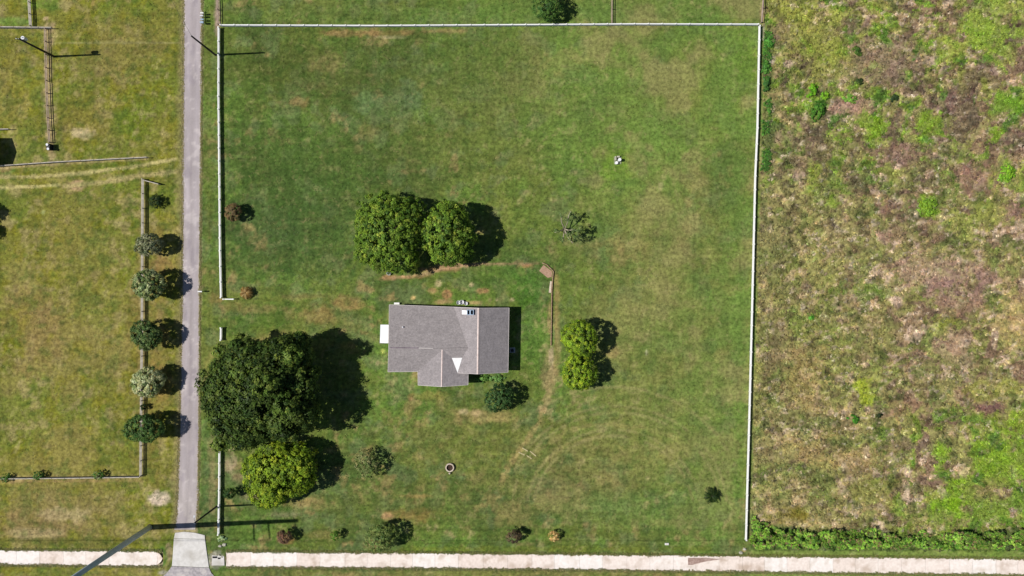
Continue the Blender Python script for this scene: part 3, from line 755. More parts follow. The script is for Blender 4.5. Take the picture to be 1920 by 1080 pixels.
def trunk(root, base, ctr, r0, spreadr, nl=6, seed=1, mat=None, hi=.6):
    rg = random.Random(seed); b0 = Vector(base); c = Vector(ctr)
    mb = MB()
    fork = b0 + (c - b0) * .45; fork.z = max(.3, c.z * .45)
    mb.tube([b0 - Vector((0, 0, .25)), b0 + Vector((0, 0, .15)), (b0 + fork) / 2 + Vector((rg.uniform(-.1, .1), rg.uniform(-.1, .1), 0)), fork], [r0 * 1.5, r0 * 1.15, r0, r0 * .85], 10)
    tr = mb.build('trunk', mat or M['bark'], root, smooth=True)
    for k in range(nl):
        a = 2 * math.pi * k / nl + rg.uniform(-.3, .3); q = rg.uniform(.55, .9)
        e1 = Vector((c.x + math.cos(a) * spreadr * q * .5, c.y + math.sin(a) * spreadr * q * .5, fork.z + (c.z - fork.z) * .8))
        e2 = Vector((c.x + math.cos(a) * spreadr * q, c.y + math.sin(a) * spreadr * q, c.z + rg.uniform(0, hi)))
        m2 = MB().tube([fork - Vector((0, 0, .05)), (fork + e1) / 2 + Vector((0, 0, .1)), e1, e2], [r0 * .6, r0 * .48, r0 * .34, r0 * .12], 7)
        o = m2.build('limb', mat or M['bark'], root, smooth=True)
    return tr

def tree(name, sx, sy, hc, r, label, cat, cs, n, cr, nleaf, size, seed, group=None, tr=.2, nl=5, tmat=None, **kw):
    """sx, sy: pixel where the crown's middle shows; hc its height; r radii in metres"""
    c = P(sx, sy, hc)
    root = empty(name, (c.x, c.y, 0), label, cat, group)
    add_crown(root, [crown_arrays(c, r, n, cr, nleaf, size, cs, seed, **kw)])
    trunk(root, (c.x, c.y, 0), c, tr, min(r[0], r[1]) * .85, nl, seed, tmat)
    return root

OAK = [(46, 62, 26), (63, 82, 32), (86, 100, 42), (32, 48, 22)]
MANGO = [(86, 112, 36), (106, 130, 42), (66, 90, 34), (134, 148, 58)]
YEL = [(114, 136, 34), (94, 116, 32), (140, 152, 44), (76, 98, 30)]
# the large dark oak: overlapping domes
c0 = P(487, 740, 8.2)
oak = empty('oak_tree', (c0.x, c0.y, 0), 'huge dark green oak with a broad crown beside the lane', 'tree')
arrs = []
for k, (ox, oy, hz, rx, ry, rz, n) in enumerate([(490, 736, 7.6, 8.0, 7.9, 5.6, 600), (440, 735, 6.4, 5.4, 6.0, 4.2, 300), (450, 792, 6.0, 5.4, 4.8, 4.2, 280), (532, 690, 7.2, 4.6, 4.8, 4.4, 240),
                                                 (545, 775, 7.4, 4.6, 4.6, 4.6, 230), (470, 680, 6.5, 5.4, 4.4, 4.2, 240), (548, 652, 6.0, 3.0, 2.6, 3.2, 90), (406, 742, 5.0, 2.5, 3.2, 2.8, 80), (450, 826, 4.6, 3.0, 1.9, 2.6, 70), (562, 716, 6.5, 3.0, 3.4, 4.0, 110)]):
    arrs.append(crown_arrays(P(ox, oy, hz), (rx, ry, rz), n, (.4, .95), 34, .21, OAK, 100 + k, lobe=.34, inner_f=.22, w=[.34, .34, .2, .12]))
for k, (ox, oy, hz, r_) in enumerate([(404, 700, 5.2, 1.5), (415, 660, 5.4, 1.7), (455, 640, 5.6, 1.6), (560, 636, 5.8, 1.6), (575, 665, 6.5, 1.8), (588, 700, 6.4, 1.4), (584, 775, 6.0, 1.5), (410, 832, 4.4, 1.6), (545, 668, 11.2, 2.1), (500, 720, 12.2, 2.3), (535, 760, 11.0, 2.0), (455, 700, 10.6, 2.0)]):
    arrs.append(crown_arrays(P(ox, oy, hz), (r_, r_ * .9, r_ * .8), int(26 * r_), (.35, .7), 30, .2, [(84, 104, 40), (64, 84, 34), (104, 118, 50)], 130 + k, lobe=.4, zmin=-.9))
add_crown(oak, arrs)
trunk(oak, (c0.x, c0.y, 0), c0, .55, 7.5, 9, 5)

cy_ = P(523, 890, 4.0)
yt = empty('mango_tree', (cy_.x, cy_.y, 0), 'big yellow-green round tree just below the dark oak', 'tree')
arrs = [crown_arrays(P(a, b_, h_), r_, n, (.32, .62), 34, .17, YEL, 150 + k, lobe=.16, w=[.35, .3, .15, .2]) for k, (a, b_, h_, r_, n) in enumerate(
    [(530, 882, 3.9, (5.6, 5.0, 3.5), 460), (490, 890, 3.2, (3.5, 4.0, 2.7), 170), (505, 925, 3.2, (3.7, 3.0, 2.7), 160), (560, 870, 3.8, (3.4, 3.9, 3.0), 150)])]
add_crown(yt, arrs); trunk(yt, (cy_.x, cy_.y, 0), cy_, .28, 4.2, 7, 8)

for lab, (mx_, my_, mh), parts, sd_ in [
    ('larger of the two dense mango trees behind the house, the left one', (730, 437, 4.8), [(732, 440, 4.8, (6.0, 6.4, 4.4), 560), (695, 425, 3.8, (3.2, 4.0, 3.2), 150), (715, 392, 3.9, (4.2, 2.9, 3.2), 150), (750, 485, 3.8, (3.4, 2.7, 3.2), 130), (700, 470, 3.6, (3.0, 3.0, 3.0), 110), (765, 400, 4.0, (3, 3, 3.2), 100)], 200),
    ('smaller mango tree touching the right side of the larger one behind the house', (840, 437, 5.3), [(842, 438, 5.3, (4.7, 5.2, 4.2), 420), (840, 405, 4.0, (3.4, 2.6, 3.2), 120), (848, 470, 4.0, (3.6, 2.4, 3.2), 120), (865, 440, 4.6, (2.8, 3.6, 3.4), 110)], 220)]:
    c = P(mx_, my_, mh)
    t_ = empty('mango_tree', (c.x, c.y, 0), lab, 'tree', 'mango trees behind the house')
    add_crown(t_, [crown_arrays(P(a, b_, h_), r_, n, (.3, .55), 36, .155, MANGO, sd_ + k, lobe=.2, w=[.36, .26, .26, .12]) for k, (a, b_, h_, r_, n) in enumerate(parts)])
    trunk(t_, (c.x, c.y, 0), c, .3, 4.2, 7, sd_)
YG2 = [(116, 142, 34), (98, 122, 36), (84, 106, 38), (146, 160, 44)]
for lab, (a, b_, h_), r_, n, sd_ in [('upper of the two bright citrus trees right of the house', (1087, 635, 3.9), (3.35, 3.3, 3.1), 330, 240), ('lower of the two bright citrus trees right of the house', (1083, 699, 3.2), (3.1, 3.3, 2.7), 300, 250)]:
    c = P(a, b_, h_)
    t_ = empty('citrus_tree', (c.x, c.y, 0), lab, 'tree', 'bright citrus trees right of the house')
    add_crown(t_, [crown_arrays(c, r_, n, (.25, .45), 34, .13, YG2, sd_, lobe=.18, w=[.35, .3, .2, .15])])
    trunk(t_, (c.x, c.y, 0), c, .16, 2.3, 6, sd_)

ROW = 'young trees in a row along the lane'
GRN = [(66, 88, 44), (84, 104, 54), (50, 70, 36), (106, 120, 72)]
PALEG = [(128, 136, 88), (92, 108, 60), (160, 164, 118), (74, 92, 50)]
tree('lane_tree', 277, 456, 2.9, (2.6, 2.0, 1.9), 'thin grey-green tree with gaps, second from the top of the lane row', 'tree', [(110, 116, 84), (82, 92, 60), (136, 136, 104)], 190, (.2, .42), 28, .14, 301, ROW, tr=.1, lobe=.3)
tree('lane_tree', 279, 535, 3.1, (2.9, 2.7, 2.2), 'pale green full tree, third from the top of the lane row', 'tree', PALEG, 300, (.25, .45), 34, .14, 302, ROW, tr=.13, lobe=.2)
tree('lane_tree', 276, 627, 3.3, (2.8, 2.6, 2.2), 'mid green tree with a shadow reaching far onto the lane, fourth in the row', 'tree', GRN, 250, (.25, .45), 32, .14, 303, ROW, tr=.13, lobe=.28)
tree('lane_tree', 277, 716, 2.9, (3.0, 2.6, 2.1), 'palest whitish-leaved tree, fifth from the top of the lane row', 'tree', [(160, 164, 118), (118, 130, 78), (188, 188, 142), (84, 100, 54)], 300, (.25, .45), 34, .14, 304, ROW, tr=.13, lobe=.2)
tree('lane_tree', 272, 804, 3.2, (3.1, 2.6, 2.2), 'darker green tree at the bottom of the lane row', 'tree', [(58, 86, 40), (78, 106, 50), (46, 68, 32), (96, 116, 62)], 280, (.25, .45), 32, .14, 305, ROW, tr=.13, lobe=.28)
tree('lane_shrub', 293, 377, .9, (1.3, 1.2, .85), 'small dark green bush at the top of the lane row', 'shrub', [(40, 56, 30), (52, 66, 36)], 70, (.18, .3), 22, .1, 306, tr=.05, nl=3)
tree('lane_shrub', 269, 763, .8, (.6, .6, .7), 'tiny dark bush by the grey fence between two lane trees', 'shrub', [(40, 58, 30), (52, 72, 36)], 30, (.15, .25), 18, .09, 307, tr=.04, nl=3)

SPARSE = [(118, 122, 74), (92, 104, 56), (140, 138, 92), (78, 96, 48)]
tree('lawn_tree', 689, 869, 2.2, (2.35, 2.5, 1.6), 'thin olive shrub-like tree left of the stone ring', 'tree', SPARSE, 170, (.22, .42), 15, .12, 310, 'thin olive trees on the front lawn', tr=.1, lobe=.2)
tree('lawn_tree', 716, 1008, 2.6, (2.8, 2.8, 1.9), 'round olive tree on the verge above the concrete channel', 'tree', [(98, 116, 58), (78, 98, 48), (122, 132, 74)], 240, (.22, .42), 22, .12, 311, 'thin olive trees on the front lawn', tr=.1, lobe=.2)
tree('lawn_tree', 936, 746, 2.7, (2.4, 2.5, 1.8), 'dark blue-green round tree just below the house', 'tree', [(44, 70, 36), (60, 88, 44), (34, 54, 30), (76, 98, 54)], 230, (.22, .42), 26, .12, 312, tr=.12, lobe=.25)
tree('lawn_tree', 1028, 10, 2.8, (2.7, 2.5, 2.0), 'dark green tree cut by the top edge above the white fence', 'tree', [(62, 92, 40), (48, 74, 34), (84, 112, 48)], 220, (.22, .42), 26, .12, 313, tr=.12, lobe=.2)
tree('bare_shrub', 437, 398, 1.8, (1.5, 1.7, 1.2), 'rust-brown bare shrub inside the left white fence', 'shrub', [(108, 90, 60), (90, 74, 50), (126, 108, 74)], 150, (.2, .35), 28, .1, 314, tr=.07)
tree('bare_shrub', 533, 1006, 1.8, (1.3, 1.2, 1.1), 'reddish-brown shrub at the end of the tall pole shadow', 'shrub', [(110, 82, 64), (92, 68, 56), (126, 104, 76)], 90, (.2, .32), 24, .1, 315, tr=.06)
tree('bare_shrub', 964, 1005, 1.7, (1.5, 1.3, 1.0), 'sparse dull brown shrub left of the straw-coloured one', 'shrub', [(92, 80, 58), (78, 68, 50)], 90, (.2, .32), 24, .1, 316, tr=.06)
tree('straw_shrub', 1039, 1005, 1.15, (1.05, 1.0, .8), 'small straw-coloured round shrub on the lower lawn', 'shrub', [(186, 152, 96), (160, 128, 78), (204, 176, 120)], 60, (.15, .28), 20, .08, 317, tr=.05, nl=3)
tree('small_shrub', 628, 1005, 1.4, (.85, .9, .75), 'small bright green shrub between the brown shrub and the round olive tree', 'shrub', [(70, 104, 36), (96, 128, 44)], 46, (.15, .28), 18, .09, 318, tr=.05, nl=3)
tree('small_shrub', 430, 925, 1.7, (1.15, .95, .95), 'dark shrub against the lower white fence', 'shrub', [(38, 62, 28), (52, 76, 34)], 66, (.18, .3), 24, .09, 319, tr=.06, nl=3)
tree('fence_shrub', 11, 896, .7, (.95, .8, .6), 'small shrub on the grey fence at the left edge', 'shrub', [(56, 88, 38), (76, 108, 46)], 40, (.15, .28), 18, .09, 320, 'small shrubs on the bottom left fence', tr=.04, nl=3)
tree('fence_shrub', 73, 892, .8, (1.15, .85, .7), 'middle one of the three small shrubs on the bottom left fence', 'shrub', [(58, 90, 38), (78, 110, 48)], 46, (.15, .28), 18, .09, 321, 'small shrubs on the bottom left fence', tr=.04, nl=3)
tree('fence_shrub', 184, 890, .8, (1.15, .95, .7), 'small leafy shrub on the grey fence nearest its right corner', 'shrub', [(58, 98, 38), (78, 118, 48), (120, 130, 80)], 50, (.15, .28), 18, .09, 322, 'small shrubs on the bottom left fence', tr=.04, nl=3)
tree('paddock_tree', -90, 396, 5.0, (1.9, 1.7, 2.2), 'dark tree outside the left edge, casting the upper of two shadows', 'tree', OAK, 110, (.3, .6), 26, .16, 323, tr=.15, lobe=.35)
tree('paddock_tree', -94, 432, 5.0, (1.7, 1.4, 2.0), 'dark tree outside the left edge, casting the lower of two shadows', 'tree', OAK, 100, (.3, .6), 26, .16, 324, tr=.15, lobe=.35)

# sparse tree with pale limbs in the back yard
sb = P(1058, 430, .5)
sp = empty('sparse_tree', (sb.x, sb.y, 0), 'half-bare tree with pale crooked limbs in the back lawn', 'tree')
MB().tube([Vector((sb.x, sb.y, -.2)), Vector((sb.x, sb.y, .7)), Vector((sb.x, sb.y, 1.3))], [.3, .24, .2], 10).build('trunk', noise_mat('grey_bark', (120, 108, 108), (150, 138, 132), 5, .9, .4), sp, smooth=True)
fk = Vector((sb.x, sb.y, 1.2))
tips = [[(1053, 416, 2.4), (1052, 405, 3.0)], [(1064, 418, 2.2), (1066, 405, 3.2), (1070, 396, 3.6)], [(1064, 444, 2.2), (1074, 456, 3.0)], [(1050, 433, 1.8), (1040, 436, 2.4)], [(1066, 432, 2.4), (1082, 430, 3.4)], [(1056, 448, 2.0), (1054, 453, 2.6)]]
for k, t_ in enumerate(tips):
    q = [fk] + [P(*a) for a in t_]
    MB().tube(q, list(np.linspace(.14, .05, len(q))), 7).build('limb', M['palebark'], sp, smooth=True)
arrs = []
for k, (a, b_, h_, r_, n) in enumerate([(1058, 404, 3.0, (1.3, 1.0, .6), 14), (1070, 408, 3.2, (1.0, 1.1, .6), 16), (1076, 440, 3.2, (1.7, 1.5, .8), 46), (1085, 430, 3.3, (1.2, 1.2, .6), 22), (1044, 433, 2.4, (.9, .6, .4), 9), (1054, 450, 2.6, (.9, .6, .5), 10)]):
    arrs.append(crown_arrays(P(a, b_, h_), r_, n, (.2, .36), 20, .1, [(74, 96, 52), (96, 114, 66), (110, 120, 76)], 340 + k, zmin=-1, inner_f=.7))
add_crown(sp, arrs)

# palms
def palm(a, b_, h, rl, n, label, name, c1, droop, seed, tm):
    p = P(a, b_, h); root = empty(name, (p.x, p.y, 0), label, 'palm'); rg = np.random.default_rng(seed); rr2 = random.Random(seed)
    MB().tube([Vector((p.x, p.y, -.2)), Vector((p.x, p.y, h * .5)), Vector((p.x, p.y, h))], [.24, .19, .2], 10).build('trunk', tm, root, smooth=True)
    for k in range(n):
        az = 2 * math.pi * k / n + rr2.uniform(-.12, .12); L = rl * rr2.uniform(.85, 1.12); el = rr2.uniform(.1, .7)
        pts = []
        for s_ in np.linspace(0, 1, 8):
            pts.append(np.array([math.cos(az) * L * s_, math.sin(az) * L * s_, h + math.sin(el) * L * s_ - droop * L * s_ * s_]))
        V = []; Fq = []; C = []
        side = np.array([-math.sin(az), math.cos(az), 0])
        base_c = lin(c1[k % len(c1)])
        for i in range(7):
            for sg in (-1, 1):
                q0 = pts[i]; q1 = pts[i + 1]; wv = .30 * L * (math.sin(math.pi * (i + .9) / 8.2)) ** .7
                tip = (q0 + q1) / 2 + side * sg * wv * .8 + (q1 - q0) * .7 + np.array([0, 0, -.05])
                j = len(V); V += [q0, q1, tip]; Fq.append([j, j + 1, j + 2]); C += [base_c * rr2.uniform(.8, 1.2)] * 3
        put('frond', arr_mesh('frond', np.array(V), Fq, np.array(C)), M['leaf'], root)
    MB().tube([Vector((p.x, p.y, h)), Vector((p.x, p.y, h + .12))], [.12, .03], 8).build('heart', M['soil'], root)
palm(460, 549, 1.25, 1.15, 26, 'short dead palm with a brown drooping skirt near the driveway gap', 'dead_palm', [(150, 118, 64), (176, 150, 98), (122, 92, 48)], .9, 5, M['bark'])
palm(1335, 930, .9, 1.45, 22, 'small dark green palm alone near the lower right of the lawn', 'sago_palm', [(30, 48, 18), (44, 64, 24), (58, 74, 30)], .55, 6, M['bark'])

# leafy plants by the south-east wall
rg = np.random.default_rng(9)
def bed(name, cx, cy, rx, ry, n, h, cs, label, cat, seed, size=.12, group=None):
    rg = np.random.default_rng(seed); c = G(cx, cy)
    root = empty(name, (c.x, c.y, 0), label, cat, group)
    a = rg.uniform(0, 2 * math.pi, n); q = np.sqrt(rg.uniform(0, 1, n)) * (1 + .32 * np.sin(a * 2 + seed) + .22 * np.sin(a * 5 + seed * 2)) * .92
    q = np.minimum(q, 1.35)
    cent = np.stack([c.x + np.cos(a) * q * rx, c.y + np.sin(a) * q * ry, h * (.3 + .6 * np.clip(1 - q * q, 0, 1)) * rg.uniform(.6, 1.1, n)], -1)
    out = np.stack([np.cos(a) * q, np.sin(a) * q, np.full(n, .6)], -1)
    add_crown(root, [leaf_cloud(cent, rg.uniform(.15, .32, n), 18, size, pal(cs, n, rg), out, rg)], 'foliage')
    for k in range(3):
        b0 = Vector((c.x + rx * .3 * math.cos(k * 2.1), c.y + ry * .3 * math.sin(k * 2.1), -.05))
        MB().tube([b0, b0 + Vector((.05, .05, h * .7))], [.03, .015], 5).build('stem', M['bark'], root)
    return root
bed('flower_bed_plant', 905, 709, 1.5, .55, 36, .7, [(96, 132, 62), (80, 116, 50)], 'leafy green plant under the front eave nearest the porch', 'plant', 401)
bed('flower_bed_plant', 932, 709, 1.6, .7, 40, .7, [(110, 144, 80), (92, 128, 62)], 'pale green plant mass under the front eave at the house corner', 'plant', 402)
bed('weed_clump', 417, 1009, .7, .5, 16, .5, [(150, 170, 120), (170, 190, 140)], 'pale grey-green weed at the foot of the lower white fence', 'plant', 403)
# bushes of the scrub field
SB = 'bushes in the scrub field'
for k, (a, b_, rx, ry, h, cs, lab) in enumerate([
    (1531, 206, 1.55, 1.6, 1.5, [(62, 104, 36), (84, 126, 44)], 'rounded bright green bush at the left of the scrub field'),
    (1521, 170, .9, 1.1, 1.2, [(84, 138, 30), (110, 160, 40)], 'small lime bush just above the rounded bright one'),
    (1546, 180, .7, .9, .9, [(96, 144, 36), (120, 160, 44)], 'small bush at the upper right of the rounded bright one'),
    (1595, 186, 1.0, 1.0, .9, [(94, 132, 50), (110, 148, 60)], 'small green bush right of the pink bare soil'),
    (1606, 97, .9, .8, .8, [(84, 112, 44), (60, 84, 34)], 'small dark green bush in the upper scrub field'),
    (1434, 128, .9, 1.2, 1.1, [(58, 102, 40), (80, 126, 50)], 'upper bush growing against the outside of the right white fence'),
    (1436, 158, .9, 1.2, 1.0, [(52, 88, 40), (70, 108, 48)], 'lower dark bush growing against the outside of the right white fence'),
    (1441, 82, 1.1, 1.2, .9, [(70, 122, 46), (92, 144, 56)], 'green bush near the top right fence corner'),
    (1886, 326, 1.3, 1.9, 1.0, [(104, 146, 34), (124, 164, 46), (86, 124, 40)], 'vivid lime bush alone on brown ground at the right edge'),
    (1740, 388, 1.6, 2.0, 1.0, [(108, 140, 40), (124, 154, 50), (92, 122, 42)], 'tall lime clump in the middle of the scrub field'),
    (1600, 786, .9, .8, .9, [(60, 112, 36), (82, 134, 44)], 'small round green bush low in the scrub field'),
    (1519, 595, .6, .6, .6, [(70, 130, 40), (90, 146, 50)], 'tiny green bush left of centre in the scrub field'),
    (1890, 1022, .9, .7, 1.1, [(48, 60, 34), (66, 76, 44)], 'dark bush at the lower right corner'),
    (1676, 184, .8, .6, .7, [(44, 62, 36), (58, 76, 42)], 'tiny dark bush above the lime patches'),
    (1647, 778, .5, .4, .6, [(30, 44, 24), (42, 54, 30)], 'tiny blackish tuft low in the scrub field'),
    (1611, 153, .6, .6, .6, [(44, 60, 30), (62, 76, 38)], 'tiny dark tuft in the upper scrub field')]):
    bed('scrub_bush', a, b_, rx, ry, int(26 * rx * ry + 10), h, cs, lab, 'bush', 420 + k, .13, SB)

# uncountable growth
def scatter(mask_fn, n, x0, x1, y0, y1, seed):
    rg = np.random.default_rng(seed)
    a = rg.uniform(x0, x1, n); b_ = rg.uniform(y0, y1, n)
    k = rg.uniform(size=n) < mask_fn(a, b_)
    return a[k], b_[k], rg
def ground_col(wx_, wy_):
    i = np.clip(np.searchsorted(xs, wx_), 0, NX - 1); j = np.clip(np.searchsorted(ys, wy_), 0, NY - 1)
    return col[j * NX + i]
# tussocks of dry grass all over the scrub field
def tussocks(name, a, b_, rg, rad, h, nb, tint=None, tmix=0, sd=(.75, 1.3), cat=None, label=None, zmin=None):
    n = len(a); wx_ = (a - 960) * S; wy_ = (540 - b_) * S; wz = gzv(wx_, wy_) if zmin is None else np.maximum(gzv(wx_, wy_), zmin)
    cc = ground_col(wx_, wy_) * rg.uniform(sd[0], sd[1], (n, 1))
    hv = rg.uniform(size=(n, 1)); cc = cc * np.where(hv > .92, 1.35, np.where(hv < .1, .6, 1.0)) if cat == 'grass' and rad > .3 else cc
    if tint is not None:
        t = pal(tint, n, rg); cc = cc * (1 - tmix) + t * tmix
    cent = np.stack([wx_, wy_, wz + h * .4], -1)
    V, Fq, C = leaf_cloud(cent, rg.uniform(.5, 1.1, n) * rad, nb, rad * .5, cc / LEAFK, np.tile([0, 0, 1.0], (n, 1)), rg, up=1.3, rnd=.75, squash=h / rad, aspect=.45, jit=.18)
    o = put(name, arr_mesh(name, V, Fq, C), M['leaf'], kind='stuff')
    return tag(o, label, cat)
fa, fb, rg_ = scatter(lambda a, b_: (a > rfence(b_) + 6) & (b_ < ch_t(a) - 14), 34000, 1400, 2060, -110, 1040, 51)
tussocks('dry_grass', fa, fb, rg_, .36, .2, 7, sd=(.7, 1.55), cat='grass', label='dry tussock grass covering the scrub field right of the white fence')
# lush weeds where the ground is greenest
fa, fb, rg_ = scatter(lambda a, b_: (a > rfence(b_) + 8) & (b_ < 965), 26000, 1400, 2060, -110, 970, 52)
gc = ground_col((fa - 960) * S, (540 - fb) * S); lush = (gc[:, 1] / (gc[:, 0] + .001) > 1.22) & (gc[:, 1] > gc[:, 2] * 3.2)
fa, fb = fa[lush], fb[lush]
n = len(fa); wx_ = (fa - 960) * S; wy_ = (540 - fb) * S
cent = np.stack([wx_, wy_, gzv(wx_, wy_) + .12], -1)
V, Fq, C = leaf_cloud(cent, rg_.uniform(.15, .35, n), 7, .11, gc[lush] * rg_.uniform(.7, 1.25, (n, 1)), np.tile([0, 0, 1.0], (n, 1)), rg_, squash=.5)
tag(put('green_weeds', arr_mesh('green_weeds', V, Fq, C), M['leaf'], kind='stuff'), 'low bright green weeds in patches over the scrub field', 'weeds')
# bramble strip along the verge
def hm(a, b_):
    top = np.interp(a, [1400, 1415, 1440, 1490, 1540, 1600, 1650, 1700, 1760, 1830, 1900, 2060], [958, 966, 984, 990, 994, 990, 988, 1004, 1000, 996, 988, 990]) + 26 * (fbm(a, b_ * .3, 26, 3, 88) - .5)
    return (a > rfence(b_) + 4) & (b_ > top) & (b_ < 1027 + 5 * (fbm(a, b_ * 0, 18, 2, 90) - .5)) & (fbm(a, b_, 14, 3, 91) > .36 + .1 * sstep(top + 12, top, b_))
fa, fb, rg_ = scatter(hm, 11000, 1400, 2060, 940, 1033, 53)
n = len(fa); wx_ = (fa - 960) * S; wy_ = (540 - fb) * S
hh = .1 + 1.5 * sstep(.3, .7, fbm(fa, fb, 16, 3, 71)) * sstep(1036, 1008, fb)
cent = np.stack([wx_, wy_, gzv(wx_, wy_) + hh], -1)
bc_ = pal([(90, 130, 42), (116, 152, 50), (68, 104, 38), (130, 156, 66)], n, rg_); fm = fbm(fa, fb, 24, 3, 92)
bc_ = bc_ * (.62 + .7 * sstep(.35, .65, fm))[:, None]
br_ = rg_.uniform(size=n) < .16; bc_[br_] = lin((128, 112, 74)) * .8
V, Fq, C = leaf_cloud(cent, rg_.uniform(.16, .36, n), 11, .13, bc_, np.tile([-.2, 0, .9], (n, 1)), rg_)
tag(put('bramble_strip', arr_mesh('bramble_strip', V, Fq, C), M['leaf'], kind='stuff'), 'long green bramble strip between the scrub field and the concrete channel', 'brambles')
# weeds along the outside of the right fence
fa, fb, rg_ = scatter(lambda a, b_: (np.abs(a - rfence(b_) - 14 - 6 * (fbm(a, b_, 30, 2, 6) - .5)) < 7) & (b_ > 60) & (b_ < 330) & (fbm(a, b_, 30, 3, 19) > .45), 2600, 1410, 1460, 50, 340, 54)
n = len(fa); wx_ = (fa - 960) * S; wy_ = (540 - fb) * S
cent = np.stack([wx_, wy_, gzv(wx_, wy_) + .25], -1)
V, Fq, C = leaf_cloud(cent, rg_.uniform(.15, .35, n), 8, .11, pal([(62, 104, 38), (84, 128, 48), (54, 84, 40)], n, rg_), np.tile([0, 0, 1.0], (n, 1)), rg_)
tag(put('fence_weeds', arr_mesh('fence_weeds', V, Fq, C), M['leaf'], kind='stuff'), 'green weeds crowding the outside of the upper right fence', 'weeds')
# tufts on the mown grass
def lm(a, b_):
    return ((a < rfence(b_) - 3) & ((a < road_l(b_) - 1) | (a > road_r(b_) + 1)) & (b_ < 1030) & ~((a > 728) & (a < 955) & (b_ > 572) & (b_ < 724)) & ~((a > 318) & (b_ > 990) & (a < 398))) * (.25 + .75 * sstep(.45, .6, fbm(a, b_, 40, 3, 66)))
fa, fb, rg_ = scatter(lm, 26000, -60, 1430, -90, 1030, 55)
tussocks('lawn_tufts', fa, fb, rg_, .2, .07, 4, sd=(.7, 1.75), cat='grass', label='small grass tufts across the mown lawn and paddocks')
# ragged grass lips along both sides of the channel
fa, fb, rg_ = scatter(lambda a, b_: in_channel(a) & (((b_ > ch_t(a) - 4) & (b_ < ch_t(a) + .3 + 5 * (fbm(a, b_ * 0, 9, 3, 97) - .42))) | ((b_ > ch_b(a) - .3 - 6 * (fbm(a, b_ * 0, 9, 3, 98) - .42)) & (b_ < ch_b(a) + 4))), 90000, -60, 2000, 1026, 1086, 56)
tussocks('verge_tufts', fa, fb, rg_, .2, .14, 4, tint=[(110, 118, 58), (150, 134, 88), (84, 100, 46)], tmix=.7, zmin=.0, cat='grass', label='ragged grass lips along both edges of the concrete channel')
fa, fb, rg_ = scatter(lambda a, b_: (np.abs(a - road_l(b_) + 1) < 1.5 + 2 * fbm(a * 0, b_, 12, 3, 94)) | (np.abs(a - road_r(b_) - 1) < 1.2 + 2 * fbm(a * 0, b_, 12, 3, 95)), 60000, 325, 385, -90, 990, 57)
tussocks('lane_edge_tufts', fa, fb, rg_, .15, .07, 4, tint=[(130, 124, 70), (168, 152, 104), (100, 108, 54)], tmix=.6, zmin=.0, cat='grass', label='dry grass tufts along both edges of the lane')

# ------------------------------------------------------------------ house
hb = G(840, 645)
house = empty('house', (hb.x, hb.y, 0), 'single-storey house with grey shingle roof and a white roof triangle', 'house')
def roof_mat(name, c1, c2, along_x):
    m, nt, b, out = mat_new(name)
    tc = nd(nt, 'ShaderNodeTexCoord'); mp = nd(nt, 'ShaderNodeMapping')
    if not along_x: mp.inputs['Rotation'].default_value = (0, 0, math.pi / 2)
    nt.links.new(tc.outputs['Object'], mp.inputs[0])
    br = nd(nt, 'ShaderNodeTexBrick'); br.inputs['Scale'].default_value = 1.0
    br.inputs['Brick Width'].default_value = .33; br.inputs['Row Height'].default_value = .14; br.inputs['Mortar Size'].default_value = .008
    br.inputs['Color1'].default_value = (*lin(c1), 1); br.inputs['Color2'].default_value = (*lin(c2), 1); br.inputs['Mortar'].default_value = (*(lin(c1) * .55), 1)
    nt.links.new(mp.outputs[0], br.inputs['Vector'])
    n1 = nd(nt, 'ShaderNodeTexNoise'); n1.inputs['Scale'].default_value = .9; n1.inputs['Detail'].default_value = 8; n1.inputs['Roughness'].default_value = .7
    nt.links.new(tc.outputs['Object'], n1.inputs['Vector'])
    mr = nd(nt, 'ShaderNodeMapRange'); mr.inputs[1].default_value = .3; mr.inputs[2].default_value = .7; mr.inputs[3].default_value = .84; mr.inputs[4].default_value = 1.13
    nt.links.new(n1.outputs['Fac'], mr.inputs[0])
    mul = nd(nt, 'ShaderNodeVectorMath', operation='SCALE'); nt.links.new(br.outputs[0], mul.inputs[0]); nt.links.new(mr.outputs[0], mul.inputs['Scale'])
    nt.links.new(mul.outputs[0], b.inputs['Base Color']); b.inputs['Roughness'].default_value = .92; b.inputs['Specular IOR Level'].default_value = .15
    bp = nd(nt, 'ShaderNodeBump'); bp.inputs['Strength'].default_value = .3; bp.inputs['Distance'].default_value = .02
    nt.links.new(br.outputs['Fac'], bp.inputs['Height'])
    n4 = nd(nt, 'ShaderNodeTexNoise'); n4.inputs['Scale'].default_value = 3.4; n4.inputs['Detail'].default_value = 6; nt.links.new(tc.outputs['Object'], n4.inputs['Vector'])
    m4 = nd(nt, 'ShaderNodeMapRange'); m4.inputs[1].default_value = .3; m4.inputs[2].default_value = .7; m4.inputs[3].default_value = .84; m4.inputs[4].default_value = 1.14; nt.links.new(n4.outputs['Fac'], m4.inputs[0])
    mu4 = nd(nt, 'ShaderNodeVectorMath', operation='SCALE'); nt.links.new(mul.outputs[0], mu4.inputs[0]); nt.links.new(m4.outputs[0], mu4.inputs['Scale']); nt.links.new(mu4.outputs[0], b.inputs['Base Color']); nt.links.new(bp.outputs[0], b.inputs['Normal'])
    return m
RX = roof_mat('roof_shingles_x', (147, 140, 139), (159, 151, 149), True)
RY = roof_mat('roof_shingles_y', (151, 144, 144), (161, 153, 152), False)
zr, zrm, zg = 4.9, 4.1, 4.15
A_ = (730, 571.5, 2.95); B_ = (851, 576, 2.98); C_ = (897.5, 578, zr); D_ = (954.3, 577.5, 2.62); E_ = (952.3, 698, 2.62); F_ = (895.8, 701, zr)
